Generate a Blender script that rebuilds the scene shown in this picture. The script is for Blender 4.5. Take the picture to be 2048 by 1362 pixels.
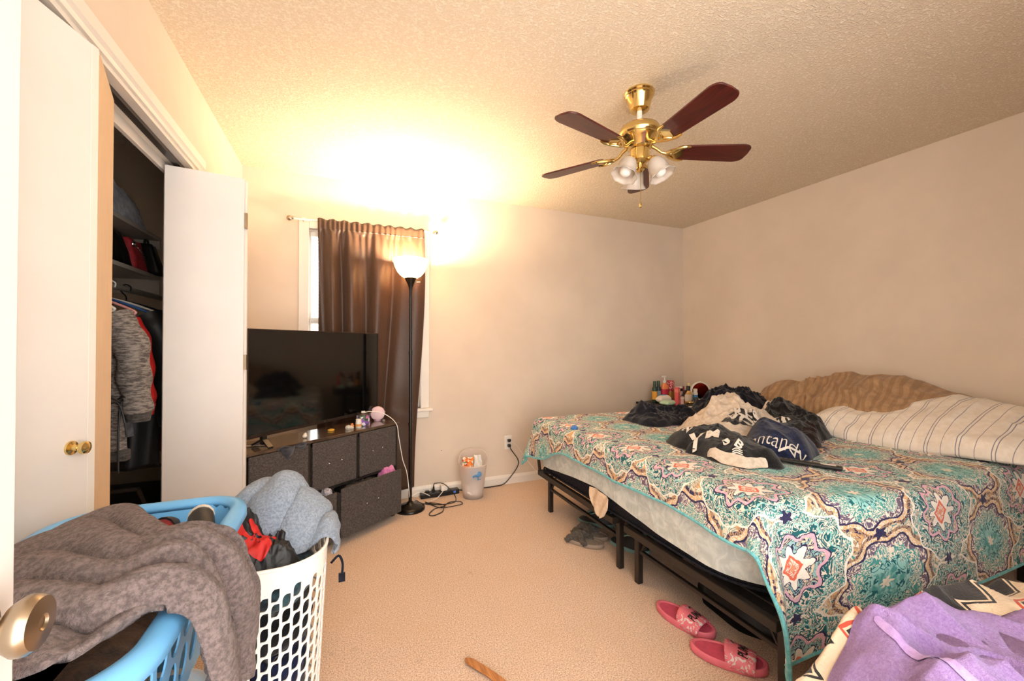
import bpy, bmesh, math, random
import numpy as np
from mathutils import Vector, Matrix, Euler
random.seed(7)
for o in list(bpy.data.objects): bpy.data.objects.remove(o)
SC = bpy.context.scene
COL = SC.collection
PI = math.pi
R = math.radians
# ---------------------------------------------------------------- camera, world, light, exposure
CAMZ = 1.203
cd = bpy.data.cameras.new('camera'); cam = bpy.data.objects.new('camera', cd); COL.objects.link(cam)
cd.sensor_width = 36.0; cd.lens = 813.0/2048*36.0; cd.clip_start = 0.03
cam.location = (0, 0, CAMZ); cam.rotation_euler = (R(90.63), 0, R(-22.5))
SC.camera = cam
W = bpy.data.worlds.new('daylight'); SC.world = W; W.use_nodes = True
bg = W.node_tree.nodes['Background']; bg.inputs[0].default_value = (1.0, 0.95, 0.89, 1); bg.inputs[1].default_value = 2.6
vs = SC.view_settings; vs.view_transform = 'Standard'; vs.look = 'None'; vs.gamma = 1; vs.use_curve_mapping = False
vs.exposure = 1.25
LAMP_WATTS = 50.0
# ---------------------------------------------------------------- numpy helpers
def _hash(ix, iy, seed):
    n = (ix.astype(np.int64)*374761393 + iy.astype(np.int64)*668265263 + seed*1274126177) & 0xffffffff
    n = ((n ^ (n >> 13))*1274126177) & 0xffffffff
    return ((n ^ (n >> 16)) & 0xffff)/65535.0
def vnoise(x, y, seed=0):
    x = np.asarray(x, float); y = np.asarray(y, float)
    ix = np.floor(x); iy = np.floor(y); fx = x-ix; fy = y-iy
    fx = fx*fx*fx*(fx*(fx*6-15)+10); fy = fy*fy*fy*(fy*(fy*6-15)+10)
    a = _hash(ix, iy, seed); b = _hash(ix+1, iy, seed); c = _hash(ix, iy+1, seed); d = _hash(ix+1, iy+1, seed)
    return (a+(b-a)*fx)*(1-fy)+(c+(d-c)*fx)*fy
def fbm(x, y, seed=0, o=3):
    s = 0; a = .5; t = 0
    for i in range(o):
        s = s+a*vnoise(x*2**i, y*2**i, seed+i*17); t += a; a *= .5
    return s/t
def ridge(x, y, seed=0):
    wx = fbm(x*.7+3.1, y*.7, seed+5, 2)-.5; wy = fbm(x*.7, y*.7+7.7, seed+9, 2)-.5
    n = vnoise(x+1.6*wx, y+1.6*wy, seed)
    m = vnoise(2.1*x+1.3*wy, 2.1*y+1.3*wx, seed+31)
    return .7*(1-np.abs(2*n-1))+.3*(1-np.abs(2*m-1))
def cr(P, n, closed=False):
    """Catmull-Rom through points P -> about n samples"""
    P = np.asarray(P, float); m = len(P)
    t = np.linspace(0, m if closed else m-1, n, endpoint=not closed)
    i = np.floor(t).astype(int); 
    if not closed: i = np.minimum(i, m-2)
    f = (t-i)[:, None]
    g = (lambda k: P[k % m]) if closed else (lambda k: P[np.clip(k, 0, m-1)])
    a, b, c, d = g(i-1), g(i), g(i+1), g(i+2)
    return .5*((2*b)+(c-a)*f+(2*a-5*b+4*c-d)*f*f+(3*b-3*c+d-a)*f**3)
def sst(a, b, x):
    t = np.clip((x-a)/(b-a), 0, 1); return t*t*(3-2*t)
# ---------------------------------------------------------------- object helpers
def link(o, parent=None):
    COL.objects.link(o)
    if parent is not None: o.parent = parent
    return o
def mesh(name, V, F, mat=None, parent=None, smooth=False, uv=None):
    me = bpy.data.meshes.new(name)
    me.from_pydata([tuple(map(float, v)) for v in V], [], [tuple(int(i) for i in f) for f in F])
    if uv is not None:
        l = me.uv_layers.new(name='UVMap'); li = np.empty(len(me.loops), int); me.loops.foreach_get('vertex_index', li)
        l.data.foreach_set('uv', np.asarray(uv, np.float32)[li].ravel())
    if mat: me.materials.append(mat)
    bm = bmesh.new(); bm.from_mesh(me); bmesh.ops.recalc_face_normals(bm, faces=bm.faces); bm.to_mesh(me); bm.free()
    if smooth: me.shade_smooth()
    return link(bpy.data.objects.new(name, me), parent)
def solid(o, t, off=-1.0):
    m = o.modifiers.new('thickness', 'SOLIDIFY'); m.thickness = t; m.offset = off; return o
def bev(o, w=.004, seg=2):
    m = o.modifiers.new('bevel', 'BEVEL'); m.width = w; m.segments = seg; m.limit_method = 'ANGLE'; m.angle_limit = R(40)
    return o
def tag(o, label, cat, group=None, kind=None):
    if label: o['label'] = label
    if cat: o['category'] = cat
    if group: o['group'] = group
    if kind: o['kind'] = kind
    return o
def struct(o, label=None, cat=None):
    o['kind'] = 'structure'
    if label: o['label'] = label
    if cat: o['category'] = cat
    return o
def thing(name, loc, label, cat, rz=0, group=None):
    o = bpy.data.objects.new(name, None); o.empty_display_size = .05; COL.objects.link(o)
    o.location = loc; o.rotation_euler = (0, 0, rz); return tag(o, label, cat, group)
class MB:
    def __init__(s): s.V = []; s.F = []
    def add(s, V, F):
        n = len(s.V); s.V += [tuple(v) for v in V]; s.F += [tuple(i+n for i in f) for f in F]; return s
    def box(s, x0, x1, y0, y1, z0, z1, M=None):
        V = [Vector((x, y, z)) for z in (z0, z1) for y in (y0, y1) for x in (x0, x1)]
        if M is not None: V = [M @ v for v in V]
        return s.add(V, [(0, 2, 3, 1), (4, 5, 7, 6), (0, 1, 5, 4), (2, 6, 7, 3), (0, 4, 6, 2), (1, 3, 7, 5)])
    def cyl(s, p0, p1, r0, r1=None, n=16, cap=True):
        p0 = Vector(p0); p1 = Vector(p1); r1 = r0 if r1 is None else r1
        q = (p1-p0).to_track_quat('Z', 'Y').to_matrix()
        V = []
        for p, r in ((p0, r0), (p1, r1)):
            V += [p+q @ Vector((r*math.cos(2*PI*i/n), r*math.sin(2*PI*i/n), 0)) for i in range(n)]
        F = [(i, (i+1) % n, n+(i+1) % n, n+i) for i in range(n)]
        if cap: F += [tuple(range(n))[::-1], tuple(range(n, 2*n))]
        return s.add(V, F)
    def lathe(s, prof, c=(0, 0, 0), n=24, M=None, cap=True):
        V = []; F = []
        for r, z in prof:
            V += [Vector((r*math.cos(2*PI*i/n), r*math.sin(2*PI*i/n), z)) for i in range(n)]
        for k in range(len(prof)-1):
            F += [(k*n+i, k*n+(i+1) % n, (k+1)*n+(i+1) % n, (k+1)*n+i) for i in range(n)]
        if cap:
            if prof[0][0] > 1e-5: F.append(tuple(range(n))[::-1])
            if prof[-1][0] > 1e-5: F.append(tuple(range((len(prof)-1)*n, len(prof)*n)))
        if M is not None: V = [M @ v for v in V]
        c = Vector(c)
        return s.add([v+c for v in V], F)
    def tube(s, pts, r, n=8, closed=False, cap=True):
        P = [Vector(p) for p in pts]; m = len(P); V = []; F = []
        up = Vector((0, 0, 1)); prev = None
        rr = r if hasattr(r, '__len__') else [r]*m
        for i in range(m):
            t = (P[(i+1) % m]-P[i-1]) if closed else (P[min(i+1, m-1)]-P[max(i-1, 0)])
            if t.length < 1e-9: t = Vector((0, 0, 1))
            t.normalize()
            if prev is None:
                a = up if abs(t.z) < .9 else Vector((1, 0, 0)); x = t.cross(a).normalized()
            else:
                x = (prev-t*prev.dot(t)); 
                if x.length < 1e-6: x = t.orthogonal()
                x.normalize()
            prev = x; y = t.cross(x)
            V += [P[i]+(x*math.cos(2*PI*k/n)+y*math.sin(2*PI*k/n))*rr[i] for k in range(n)]
        for i in range(m if closed else m-1):
            j = (i+1) % m
            F += [(i*n+k, i*n+(k+1) % n, j*n+(k+1) % n, j*n+k) for k in range(n)]
        if cap and not closed: F += [tuple(range(n))[::-1], tuple(range((m-1)*n, m*n))]
        return s.add(V, F)
    def prism(s, poly, z0, z1, M=None):
        n = len(poly); V = [Vector((p[0], p[1], z)) for z in (z0, z1) for p in poly]
        if M is not None: V = [M @ v for v in V]
        return s.add(V, [tuple(range(n))[::-1], tuple(range(n, 2*n))]+[(i, (i+1) % n, n+(i+1) % n, n+i) for i in range(n)])
    def ball(s, c, r, n=16, sc=(1, 1, 1)):
        k = n//2; prof = [(max(r*math.sin(PI*i/k), 1e-6), -r*math.cos(PI*i/k)) for i in range(k+1)]
        return s.lathe(prof, c, n, Matrix.Diagonal((*sc, 1)))
    def build(s, name, mat, parent=None, smooth=False, bevel=0, uv=None):
        o = mesh(name, s.V, s.F, mat, parent, smooth, uv)
        if smooth: o.data.set_sharp_from_angle(angle=R(42))
        if bevel: bev(o, bevel)
        return o
def grid_faces(nu, nv, cu=False, cv=False):
    F = []
    for i in range(nu if cu else nu-1):
        for j in range(nv if cv else nv-1):
            F.append((i*nv+j, ((i+1) % nu)*nv+j, ((i+1) % nu)*nv+(j+1) % nv, i*nv+(j+1) % nv))
    return F
def copy_tree(o, parent=None):
    c = o.copy(); COL.objects.link(c); c.parent = parent
    for ch in list(o.children): copy_tree(ch, c)
    return c
def text_mesh(txt, size, shear=0, bold=.0, cuts=2):
    cu = bpy.data.curves.new('lettering', 'FONT'); cu.body = txt; cu.size = size; cu.shear = shear; cu.offset = bold
    cu.align_x = 'CENTER'; cu.align_y = 'CENTER'; cu.resolution_u = 3
    ob = bpy.data.objects.new('lettering', cu); COL.objects.link(ob)
    dg = bpy.context.evaluated_depsgraph_get(); me = bpy.data.meshes.new_from_object(ob.evaluated_get(dg))
    bpy.data.objects.remove(ob)
    bm = bmesh.new(); bm.from_mesh(me); bmesh.ops.triangulate(bm, faces=bm.faces)
    if cuts: bmesh.ops.subdivide_edges(bm, edges=bm.edges, cuts=cuts, use_grid_fill=True)
    V = np.array([v.co[:] for v in bm.verts]); bm.verts.index_update(); F = [[v.index for v in f.verts] for f in bm.faces]; bm.free(); bpy.data.meshes.remove(me)
    return V, F
# ---------------------------------------------------------------- node helpers
class S:
    """a shader socket with arithmetic"""
    def __init__(s, t, k): s.t = t; s.k = k
    def _m(s, op, *a, clamp=False):
        n = s.t.nodes.new('ShaderNodeMath'); n.operation = op; n.use_clamp = clamp
        for i, x in enumerate((s,)+a):
            if isinstance(x, S): s.t.links.new(x.k, n.inputs[i])
            else: n.inputs[i].default_value = x
        return S(s.t, n.outputs[0])
    def __add__(s, o): return s._m('ADD', o)
    def __sub__(s, o): return s._m('SUBTRACT', o)
    def __mul__(s, o): return s._m('MULTIPLY', o)
    def __truediv__(s, o): return s._m('DIVIDE', o)
    def rsub(s, o): return (s*-1.0)+o
    def fract(s): return s._m('FRACT')
    def floor(s): return s._m('FLOOR')
    def abs(s): return s._m('ABSOLUTE')
    def sqrt(s): return s._m('SQRT')
    def cos(s): return s._m('COSINE')
    def sin(s): return s._m('SINE')
    def atan2(s, o): return s._m('ARCTAN2', o)
    def min(s, o): return s._m('MINIMUM', o)
    def max(s, o): return s._m('MAXIMUM', o)
    def lt(s, o): return s._m('LESS_THAN', o)
    def gt(s, o): return s._m('GREATER_THAN', o)
    def step(s, a, b):
        n = s.t.nodes.new('ShaderNodeMapRange'); n.interpolation_type = 'SMOOTHSTEP'
        s.t.links.new(s.k, n.inputs[0]); n.inputs[1].default_value = a; n.inputs[2].default_value = b
        return S(s.t, n.outputs[0])
def srgb(r, g, b):
    f = lambda c: ((c/255+.055)/1.055)**2.4 if c > 10 else c/255/12.92
    return (f(r), f(g), f(b), 1)
def cmix(t, fac, a, b):
    n = t.nodes.new('ShaderNodeMix'); n.data_type = 'RGBA'
    for k, x in ((0, fac), (6, a), (7, b)):
        if isinstance(x, S): t.links.new(x.k, n.inputs[k])
        else: n.inputs[k].default_value = x
    return S(t, n.outputs[2])
def coord(t, kind='Object'):
    n = t.nodes.new('ShaderNodeTexCoord'); return S(t, n.outputs[kind])
def sep(t, v):
    n = t.nodes.new('ShaderNodeSeparateXYZ'); t.links.new(v.k, n.inputs[0]); return [S(t, n.outputs[i]) for i in range(3)]
def comb(t, x, y, z=0.0):
    n = t.nodes.new('ShaderNodeCombineXYZ')
    for i, k in enumerate((x, y, z)):
        if isinstance(k, S): t.links.new(k.k, n.inputs[i])
        else: n.inputs[i].default_value = k
    return S(t, n.outputs[0])
def scalev(t, v, sc):
    n = t.nodes.new('ShaderNodeMapping'); t.links.new(v.k, n.inputs[0]); n.inputs['Scale'].default_value = sc; return S(t, n.outputs[0])
def noise(t, v, sc, det=3, rough=.55, dist=0.0):
    n = t.nodes.new('ShaderNodeTexNoise'); t.links.new(v.k, n.inputs['Vector']); n.inputs['Scale'].default_value = sc
    n.inputs['Detail'].default_value = det; n.inputs['Roughness'].default_value = rough; n.inputs['Distortion'].default_value = dist
    return S(t, n.outputs['Fac'])
def voro(t, v, sc, feat='F1', out='Distance'):
    n = t.nodes.new('ShaderNodeTexVoronoi'); t.links.new(v.k, n.inputs['Vector']); n.inputs['Scale'].default_value = sc; n.feature = feat
    return S(t, n.outputs[out])
def new_mat(name):
    m = bpy.data.materials.new(name); m.use_nodes = True; t = m.node_tree; return m, t, t.nodes['Principled BSDF']
def setp(b, **k):
    for a, v in k.items():
        a = a.replace('_', ' ')
        if a in b.inputs: b.inputs[a].default_value = v
def bump(t, b, h, strength=.3, dist=.01):
    n = t.nodes.new('ShaderNodeBump'); n.inputs['Strength'].default_value = strength; n.inputs['Distance'].default_value = dist
    t.links.new(h.k, n.inputs['Height']); t.links.new(n.outputs[0], b.inputs['Normal'])
def mat(name, col, rough=.6, var=.0, vs_=20., bmp=0., bs=60., metal=0., sheen=0., spec=.5, col2=None, stretch=(1, 1, 1), bd=.004, det=3, coat=0.):
    m, t, b = new_mat(name); c = srgb(*col); b.inputs['Base Color'].default_value = c
    setp(b, Roughness=rough, Metallic=metal, Sheen_Weight=sheen, Specular_IOR_Level=spec, Coat_Weight=coat)
    co = None
    if var or col2:
        co = scalev(t, coord(t), stretch); nz = noise(t, co, vs_, det)
        if col2: mx = cmix(t, nz.step(.5-max(.05, .5-var), .5+max(.05, .5-var)), c, srgb(*col2))
        else:
            d = tuple(min(1, x*(1-var)) for x in c[:3])+(1,); l = tuple(min(1, x*(1+var)) for x in c[:3])+(1,)
            mx = cmix(t, nz.step(.3, .7), d, l)
        t.links.new(mx.k, b.inputs['Base Color'])
    if bmp:
        co = co or coord(t); bump(t, b, noise(t, co, bs, 2), bmp, bd)
    return m
M = {}
# ---------------------------------------------------------------- surfaces
def mat_wall(name, c):
    m, t, b = new_mat(name); co = coord(t); nz = noise(t, co, 2.2, 3)
    mx = cmix(t, nz.step(.3, .7), srgb(*[x-4 for x in c]), srgb(*[x+3 for x in c])); t.links.new(mx.k, b.inputs['Base Color'])
    setp(b, Roughness=.78, Specular_IOR_Level=.25); bump(t, b, noise(t, co, 160, 2), .12, .002); return m
M['wall'] = mat_wall('painted_greige_wall', (220, 206, 191))
def mat_ceiling():
    m, t, b = new_mat('textured_ceiling'); co = coord(t)
    h = noise(t, scalev(t, co, (1, 1.6, 1)), 78, 3, .6, .6).step(.42, .66)
    h2 = voro(t, co, 120)
    mx = cmix(t, h, srgb(222, 205, 182), srgb(238, 226, 207)); t.links.new(mx.k, b.inputs['Base Color'])
    setp(b, Roughness=.9, Specular_IOR_Level=.1); bump(t, b, h-h2*.3, .6, .005); return m
M['ceil'] = mat_ceiling()
def mat_carpet():
    m, t, b = new_mat('cut_pile_carpet'); co = coord(t)
    n1 = noise(t, co, 190, 4, .8); n2 = noise(t, co, 48, 3, .7); n3 = noise(t, co, 3.2, 4, .6); st = noise(t, co, 9, 3, .5)
    c = cmix(t, n1.step(.34, .62), srgb(156, 122, 100), srgb(250, 224, 200))
    c = cmix(t, n2.step(.35, .65)*.35, c, srgb(216, 186, 160))
    c = cmix(t, n3.step(.45, .75)*.28, c, srgb(214, 176, 138))
    c = cmix(t, st.step(.66, .8)*.45, c, srgb(150, 118, 92))
    t.links.new(c.k, b.inputs['Base Color'])
    setp(b, Roughness=.95, Specular_IOR_Level=.05, Sheen_Weight=.25); bump(t, b, n1+n2*.3, .7, .004); return m
M['carpet'] = mat_carpet()
M['trim'] = mat('white_semi_gloss_trim', (232, 226, 218), .42, .02, 6)
M['door'] = mat('white_painted_door', (230, 225, 221), .5, .02, 4, .06, 40)
M['door_warm_lit'] = mat('warm_lit_white_door', (226, 196, 160), .6, .06, 14, .05, 40, stretch=(9, 9, .6))  # white door panel; the warm light on it is painted in as tan
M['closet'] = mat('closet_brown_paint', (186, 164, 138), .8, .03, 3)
M['shelf'] = mat('melamine_shelf', (196, 186, 172), .55, .02, 5)
M['brass'] = mat('polished_brass', (226, 198, 132), .16, metal=1.)
M['brass_dull'] = mat('satin_nickel_brass', (168, 152, 132), .28, metal=1.)
M['chrome'] = mat('chrome', (210, 208, 204), .15, metal=1.)
M['white_plastic'] = mat('white_plastic', (236, 232, 226), .38)
M['black_plastic'] = mat('black_plastic', (22, 21, 22), .35)
M['black_metal'] = mat('black_painted_metal', (36, 29, 25), .38, .05, 8)
M['dark_metal_lamp'] = mat('bronze_black_lamp_metal', (30, 25, 22), .25, metal=.3)
def mat_wood(name, c1, c2, sc=(1, 14, 14), rough=.3, coat=0., scale=5):
    m, t, b = new_mat(name); co = scalev(t, coord(t), sc); n = noise(t, co, scale, 5, .65, .8)
    mx = cmix(t, n.step(.32, .68), srgb(*c1), srgb(*c2)); t.links.new(mx.k, b.inputs['Base Color'])
    setp(b, Roughness=rough, Coat_Weight=coat, Coat_Roughness=.08); bump(t, b, n, .05, .002); return m
M['blade'] = mat_wood('rosewood_blade', (58, 16, 14), (92, 30, 24), (1.2, 10, 10), .35, .3)
M['dresser_top'] = mat_wood('dark_walnut_laminate', (58, 44, 36), (98, 78, 62), (1.5, 16, 10), .2, .5, 4)
M['dresser'] = mat('dark_brown_board', (38, 32, 29), .45, .06, 20)
def mat_weave(name, c, c2, sc=420):
    m, t, b = new_mat(name); co = coord(t); x, y, z = sep(t, co)
    w = noise(t, scalev(t, co, (1, 1, .25)), sc, 2).max(noise(t, scalev(t, co, (.25, .25, 1)), sc, 2))
    mx = cmix(t, w.step(.45, .7), srgb(*c), srgb(*c2)); t.links.new(mx.k, b.inputs['Base Color'])
    setp(b, Roughness=.85, Specular_IOR_Level=.2); bump(t, b, w, .3, .002); return m
M['drawer'] = mat_weave('charcoal_linen_drawer', (66, 60, 58), (98, 91, 88), 300)
M['screen'] = mat('black_glass_screen', (7, 7, 8), .06, spec=.7)
def mat_curtain():
    m, t, b = new_mat('brown_satin_curtain'); co = coord(t)
    n = noise(t, scalev(t, co, (1, 1, .2)), 300, 2); mx = cmix(t, n, srgb(58, 38, 27), srgb(84, 57, 40)); t.links.new(mx.k, b.inputs['Base Color'])
    setp(b, Roughness=.45, Sheen_Weight=.1, Specular_IOR_Level=.5, Anisotropic=.4); bump(t, b, n, .12, .001); return m
M['curtain'] = mat_curtain()
def fabric(name, c, c2=None, sc=55, bmp=.5, bs=130, rough=.95, sheen=.25, bd=.006, lo=.35, hi=.65):
    m, t, b = new_mat(name); co = coord(t); n = noise(t, co, sc, 4, .7)
    c2 = c2 or tuple(max(0, int(x*.7)) for x in c)
    mx = cmix(t, n.step(lo, hi), srgb(*c2), srgb(*c)); t.links.new(mx.k, b.inputs['Base Color'])
    setp(b, Roughness=rough, Sheen_Weight=sheen, Specular_IOR_Level=.15); bump(t, b, noise(t, co, bs, 3, .7), bmp, bd); return m
M['towel_grey'] = fabric('grey_brown_plush_towel', (146, 130, 128), (104, 91, 90), 120, .9, 320, bd=.008, sheen=.12)
M['towel_blue'] = fabric('blue_grey_plush_towel', (172, 186, 204), (136, 150, 170), 150, .9, 320, bd=.008)
M['purple'] = fabric('lilac_terry_towel', (190, 158, 222), (166, 132, 202), 170, .8, 360, bd=.008)
M['navy'] = fabric('navy_jersey', (26, 28, 42), (14, 15, 24), 40, .2, 260)
M['navy_fleece'] = fabric('navy_fleece', (34, 44, 78), (18, 24, 46), 50, .6, 160)
M['black_fleece'] = fabric('black_fleece', (30, 28, 30), (16, 15, 17), 40, .6, 160)
M['cream_fleece'] = fabric('cream_fleece', (226, 212, 196), (204, 188, 170), 40, .6, 170)
M['black_nylon'] = mat('black_nylon', (22, 22, 25), .5, .2, 30, .1, 200)
M['red_nylon'] = mat('red_nylon', (196, 34, 30), .6, .12, 30, .1, 200)
M['red_suede'] = mat('red_leather', (190, 48, 58), .55, .2, 60, .3, 200)
M['black_leather'] = mat('black_leather', (20, 19, 20), .38, .1, 60, .2, 200)
M['blue_plastic'] = mat('light_blue_plastic', (112, 182, 236), .35, .03, 6)
M['blue_plastic_dark'] = M['blue_plastic']
M['cloth_brown'] = fabric('brown_shirt_fabric', (120, 88, 64), (60, 44, 36), 12, .4)
M['lettering_white'] = mat('white_print', (226, 220, 212), .9)
M['lettering_black'] = mat('black_print', (24, 22, 24), .7)
M['pink_foam'] = mat('pink_foam_rubber', (222, 112, 130), .55, .06, 30, .15, 300)
M['pink_insole'] = mat('deep_pink_insole', (208, 84, 112), .6, .08, 40, .2, 200)
M['wood_light'] = mat_wood('honey_wood', (150, 90, 44), (196, 132, 76), (12, 1, 12), .4)
# ---------------------------------------------------------------- room shell
XL, XR, YB, ZC, YF = -.651, 3.331, 3.29, 2.44, -.16
TW = .12
def slab(name, b, m): return struct(MB().box(*b).build(name, m))
slab('floor', (-1.5, XR+TW, YF-.6, YB+TW, -.08, 0), M['carpet'])
slab('ceiling', (-1.5, XR+TW, YF-.6, YB+TW, ZC, ZC+.08), M['ceil'])
slab('wall_right', (XR, XR+TW, YF-.6, YB+TW, 0, ZC), M['wall'])
slab('wall_front', (1.45, XR, -.32, -.20, 0, ZC), M['wall'])
# back wall with the window opening
WX0, WX1, WZ0, WZ1 = -.235, .57, .70, 2.05
wb = MB().box(-1.5, WX0, YB, YB+TW, 0, ZC).box(WX1, XR, YB, YB+TW, 0, ZC).box(WX0, WX1, YB, YB+TW, 0, WZ0).box(WX0, WX1, YB, YB+TW, WZ1, ZC)
wbo = struct(wb.build('wall_back', M['wall']))
MB().lathe([(.0001, 0), (.0035, 0), (.003, .0015), (.0001, .002)], (.741, YB-.0005, .343), 8, Matrix.Rotation(R(90), 4, 'X')).build('scuff_mark', M['black_plastic'], wbo)
# left wall with the closet opening
CY0, CY1, CZ1 = 1.125, 2.36, 2.04
wl = MB().box(XL-TW, XL, YF-.6, CY0, 0, ZC).box(XL-TW, XL, CY1, YB, 0, ZC).box(XL-TW, XL, CY0, CY1, CZ1, ZC)
struct(wl.build('wall_left', M['wall']))
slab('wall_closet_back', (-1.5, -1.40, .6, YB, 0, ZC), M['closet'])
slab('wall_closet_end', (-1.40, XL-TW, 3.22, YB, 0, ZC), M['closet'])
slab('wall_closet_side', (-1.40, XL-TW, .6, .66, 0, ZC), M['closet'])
# baseboards
def baseboard(name, p0, p1, nrm, m):
    p0 = Vector(p0); p1 = Vector(p1); n = Vector(nrm); prof = [(0, 0), (.014, 0), (.014, .055), (.008, .072), (.004, .078), (0, .078)]
    V = [p+n*a+Vector((0, 0, z)) for p in (p0, p1) for a, z in prof]; k = len(prof)
    return struct(MB().add(V, [(i, (i+1) % k, k+(i+1) % k, k+i) for i in range(k)]+[tuple(range(k))[::-1], tuple(range(k, 2*k))]).build(name, m))
baseboard('baseboard_back', (XL, YB, 0), (XR, YB, 0), (0, -1, 0), M['trim'])
baseboard('baseboard_right', (XR, YF-.6, 0), (XR, YB-.015, 0), (-1, 0, 0), M['trim'])
baseboard('baseboard_left', (XL, CY1+.07, 0), (XL, YB-.015, 0), (1, 0, 0), M['trim'])
# closet casing (stepped profile) and jambs
def casing(mb, a, b, out, inn, t=.018):
    a = Vector(a); b = Vector(b); out = Vector(out); nx = Vector((1, 0, 0))
    prof = [(0, 0), (0, .010), (.012, .014), (.014, .009), (.02, .016), (.024, .012), (.028, t), (.066, t), (.068, 0)]
    V = [p+out*w+nx*h for p in (a, b) for w, h in prof]; k = len(prof)
    mb.add(V, [(i, (i+1) % k, k+(i+1) % k, k+i) for i in range(k)]+[tuple(range(k))[::-1], tuple(range(k, 2*k))])
c1 = MB(); casing(c1, (XL, CY0-.068, CZ1), (XL, CY1+.068, CZ1), (0, 0, 1), 1); o = c1.build('trim_1', M['trim']); struct(o)
c2 = MB(); casing(c2, (XL, CY1, 0), (XL, CY1, CZ1), (0, 1, 0), 1); struct(c2.build('trim_2', M['trim']))
c3 = MB(); casing(c3, (XL, CY0, 0), (XL, CY0, CZ1), (0, -1, 0), 1); struct(c3.build('trim_3', M['trim']))
jb = MB().box(XL-TW, XL, CY0, CY1, CZ1-.016, CZ1).box(XL-TW, XL, CY0, CY0+.016, 0, CZ1-.016).box(XL-TW, XL, CY1-.016, CY1, 0, CZ1-.016)
jb.box(XL-TW+.015, XL-TW+.03, CY0+.016, CY1-.016, CZ1-.06, CZ1-.016)
j = struct(jb.build('trim_4', M['trim']))
tr = MB().box(-.708, -.682, CY0+.02, CY1-.02, CZ1-.032, CZ1-.017).build('door_track', M['black_metal'], j)
# ---------------------------------------------------------------- window
w = bpy.data.objects.new('window_1', None); COL.objects.link(w); w.location = ((WX0+WX1)/2, YB, WZ0); struct(w)
def wpart(name, b, m=M['trim'], parent=None, bv=.004):
    x, y, z = w.location; o = MB().box(b[0]-x, b[1]-x, b[2]-y, b[3]-y, b[4]-z, b[5]-z).build(name, m, parent or w)
    if bv: bev(o, bv)
    return o
wpart('casing', (WX0-.066, WX0, YB-.02, YB, WZ0, WZ1+.066)); wpart('casing', (WX1, WX1+.066, YB-.02, YB, WZ0, WZ1+.066)); wpart('casing', (WX0, WX1, YB-.02, YB, WZ1, WZ1+.066))
wpart('window_sill', (WX0-.09, WX1+.09, YB-.05, YB+.05, WZ0-.022, WZ0)); wpart('apron', (WX0-.066, WX1+.066, YB-.017, YB, WZ0-.078, WZ0-.022))
for (z0, z1, y0) in ((WZ0+.0, 1.40, YB+.05), (1.36, WZ1, YB+.075)):
    f = bpy.data.objects.new('sash', None)
    sm = MB(); x, y, z = w.location
    for b in ((WX0, WX0+.012, z0, z1), (WX1-.04, WX1, z0, z1), (WX0+.012, WX1-.04, z0, z0+.045), (WX0+.012, WX1-.04, z1-.04, z1)):
        sm.box(b[0]-x, b[1]-x, y0-y, y0+.025-y, b[2]-z, b[3]-z)
    so = sm.build('sash', M['trim'], w, bevel=.003)
    gm, gt, gb = new_mat('window_glass'); setp(gb, Roughness=.02, IOR=1.1); gb.inputs['Base Color'].default_value = (1, 1, 1, 1); gb.inputs['Transmission Weight'].default_value = 1
    MB().box(WX0+.012-x, WX1-.04-x, y0+.010-y, y0+.014-y, z0+.045-z, z1-.04-z).build('pane', gm, so)
bl = thing('window_blind', (0, YB+.03, 2.0), 'white slatted mini blind inside the window behind the brown curtain', 'blind')
mb = MB()
for k in range(54):
    mb.box(WX0+.012, WX1-.012, -.010, .010, -.003, .0, Matrix.Translation((0, 0, -k*.024-.02)) @ Matrix.Rotation(R(6), 4, 'X'))
o = mb.build('slat', M['white_plastic'], bl); o['kind'] = 'stuff'
MB().box(WX0+.01, WX1-.01, -.014, .014, 0, .03).build('headrail', M['white_plastic'], bl)
# ---------------------------------------------------------------- closet doors
def panel(root, name, L, Z0, Z1, t=.03, m=M['door'], edge=None):
    """slab whose outer face is local +x ... runs along local y from 0 to L"""
    o = MB().box(-t, 0, 0, L, Z0, Z1).build(name, m, root, bevel=.003); return o
def place_between(o, p, q):
    p = Vector(p); q = Vector(q); d = q-p; o.location = (p.x, p.y, 0); o.rotation_euler = (0, 0, math.atan2(-d.x, d.y)); return d.length
DT = 2.0
d1 = bpy.data.objects.new('door_1', None); COL.objects.link(d1); struct(d1, 'white bifold closet door pair nearly shut, small brass knob', 'door')
A0, A1, B1 = (-.690, 1.143), (-.613, 1.432), (-.694, 1.712)
def bip(parent, p, q, m=M['door'], t=.028):
    L = math.hypot(q[0]-p[0], q[1]-p[1]); o = MB().box(-t, 0, .001, L-.001, .012, DT).build('panel', m, parent, bevel=.0025)
    o.location = (p[0], p[1], 0); o.rotation_euler = (0, 0, math.atan2(-(q[0]-p[0]), q[1]-p[1])); return o
pa = bip(d1, A0, A1); pb = bip(d1, A1, B1, M['door_warm_lit'])
pa['label'] = 'white panel with a small brass knob'; pb['label'] = 'narrow white panel coloured tan for warm light'
MB().box(-.006, .0006, .278, .2985, .012, DT).build('stile', M['trim'], pa)
kb = MB().lathe([(0.0001, 0), (.018, 0), (.017, .004), (.008, .007), (.007, .018), (.013, .022), (.0165, .029), (.015, .036), (.008, .04), (.0001, .041)], (0, 0, 0), 20, Matrix.Rotation(R(90), 4, 'Y')).build('knob', M['brass'], pa, True)
kb.location = (0, .231, .945)
d2 = bpy.data.objects.new('door_2', None); COL.objects.link(d2); struct(d2, 'white bifold closet door pair folded open towards the dresser', 'door')
C0, C1 = (-.734, 2.233), (-.440, 2.279)
o = bip(d2, C0, C1)
o2 = bip(d2, (-.700, 2.310), (-.436, 2.312))
o['label'] = 'white door leaf facing the room'
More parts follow.
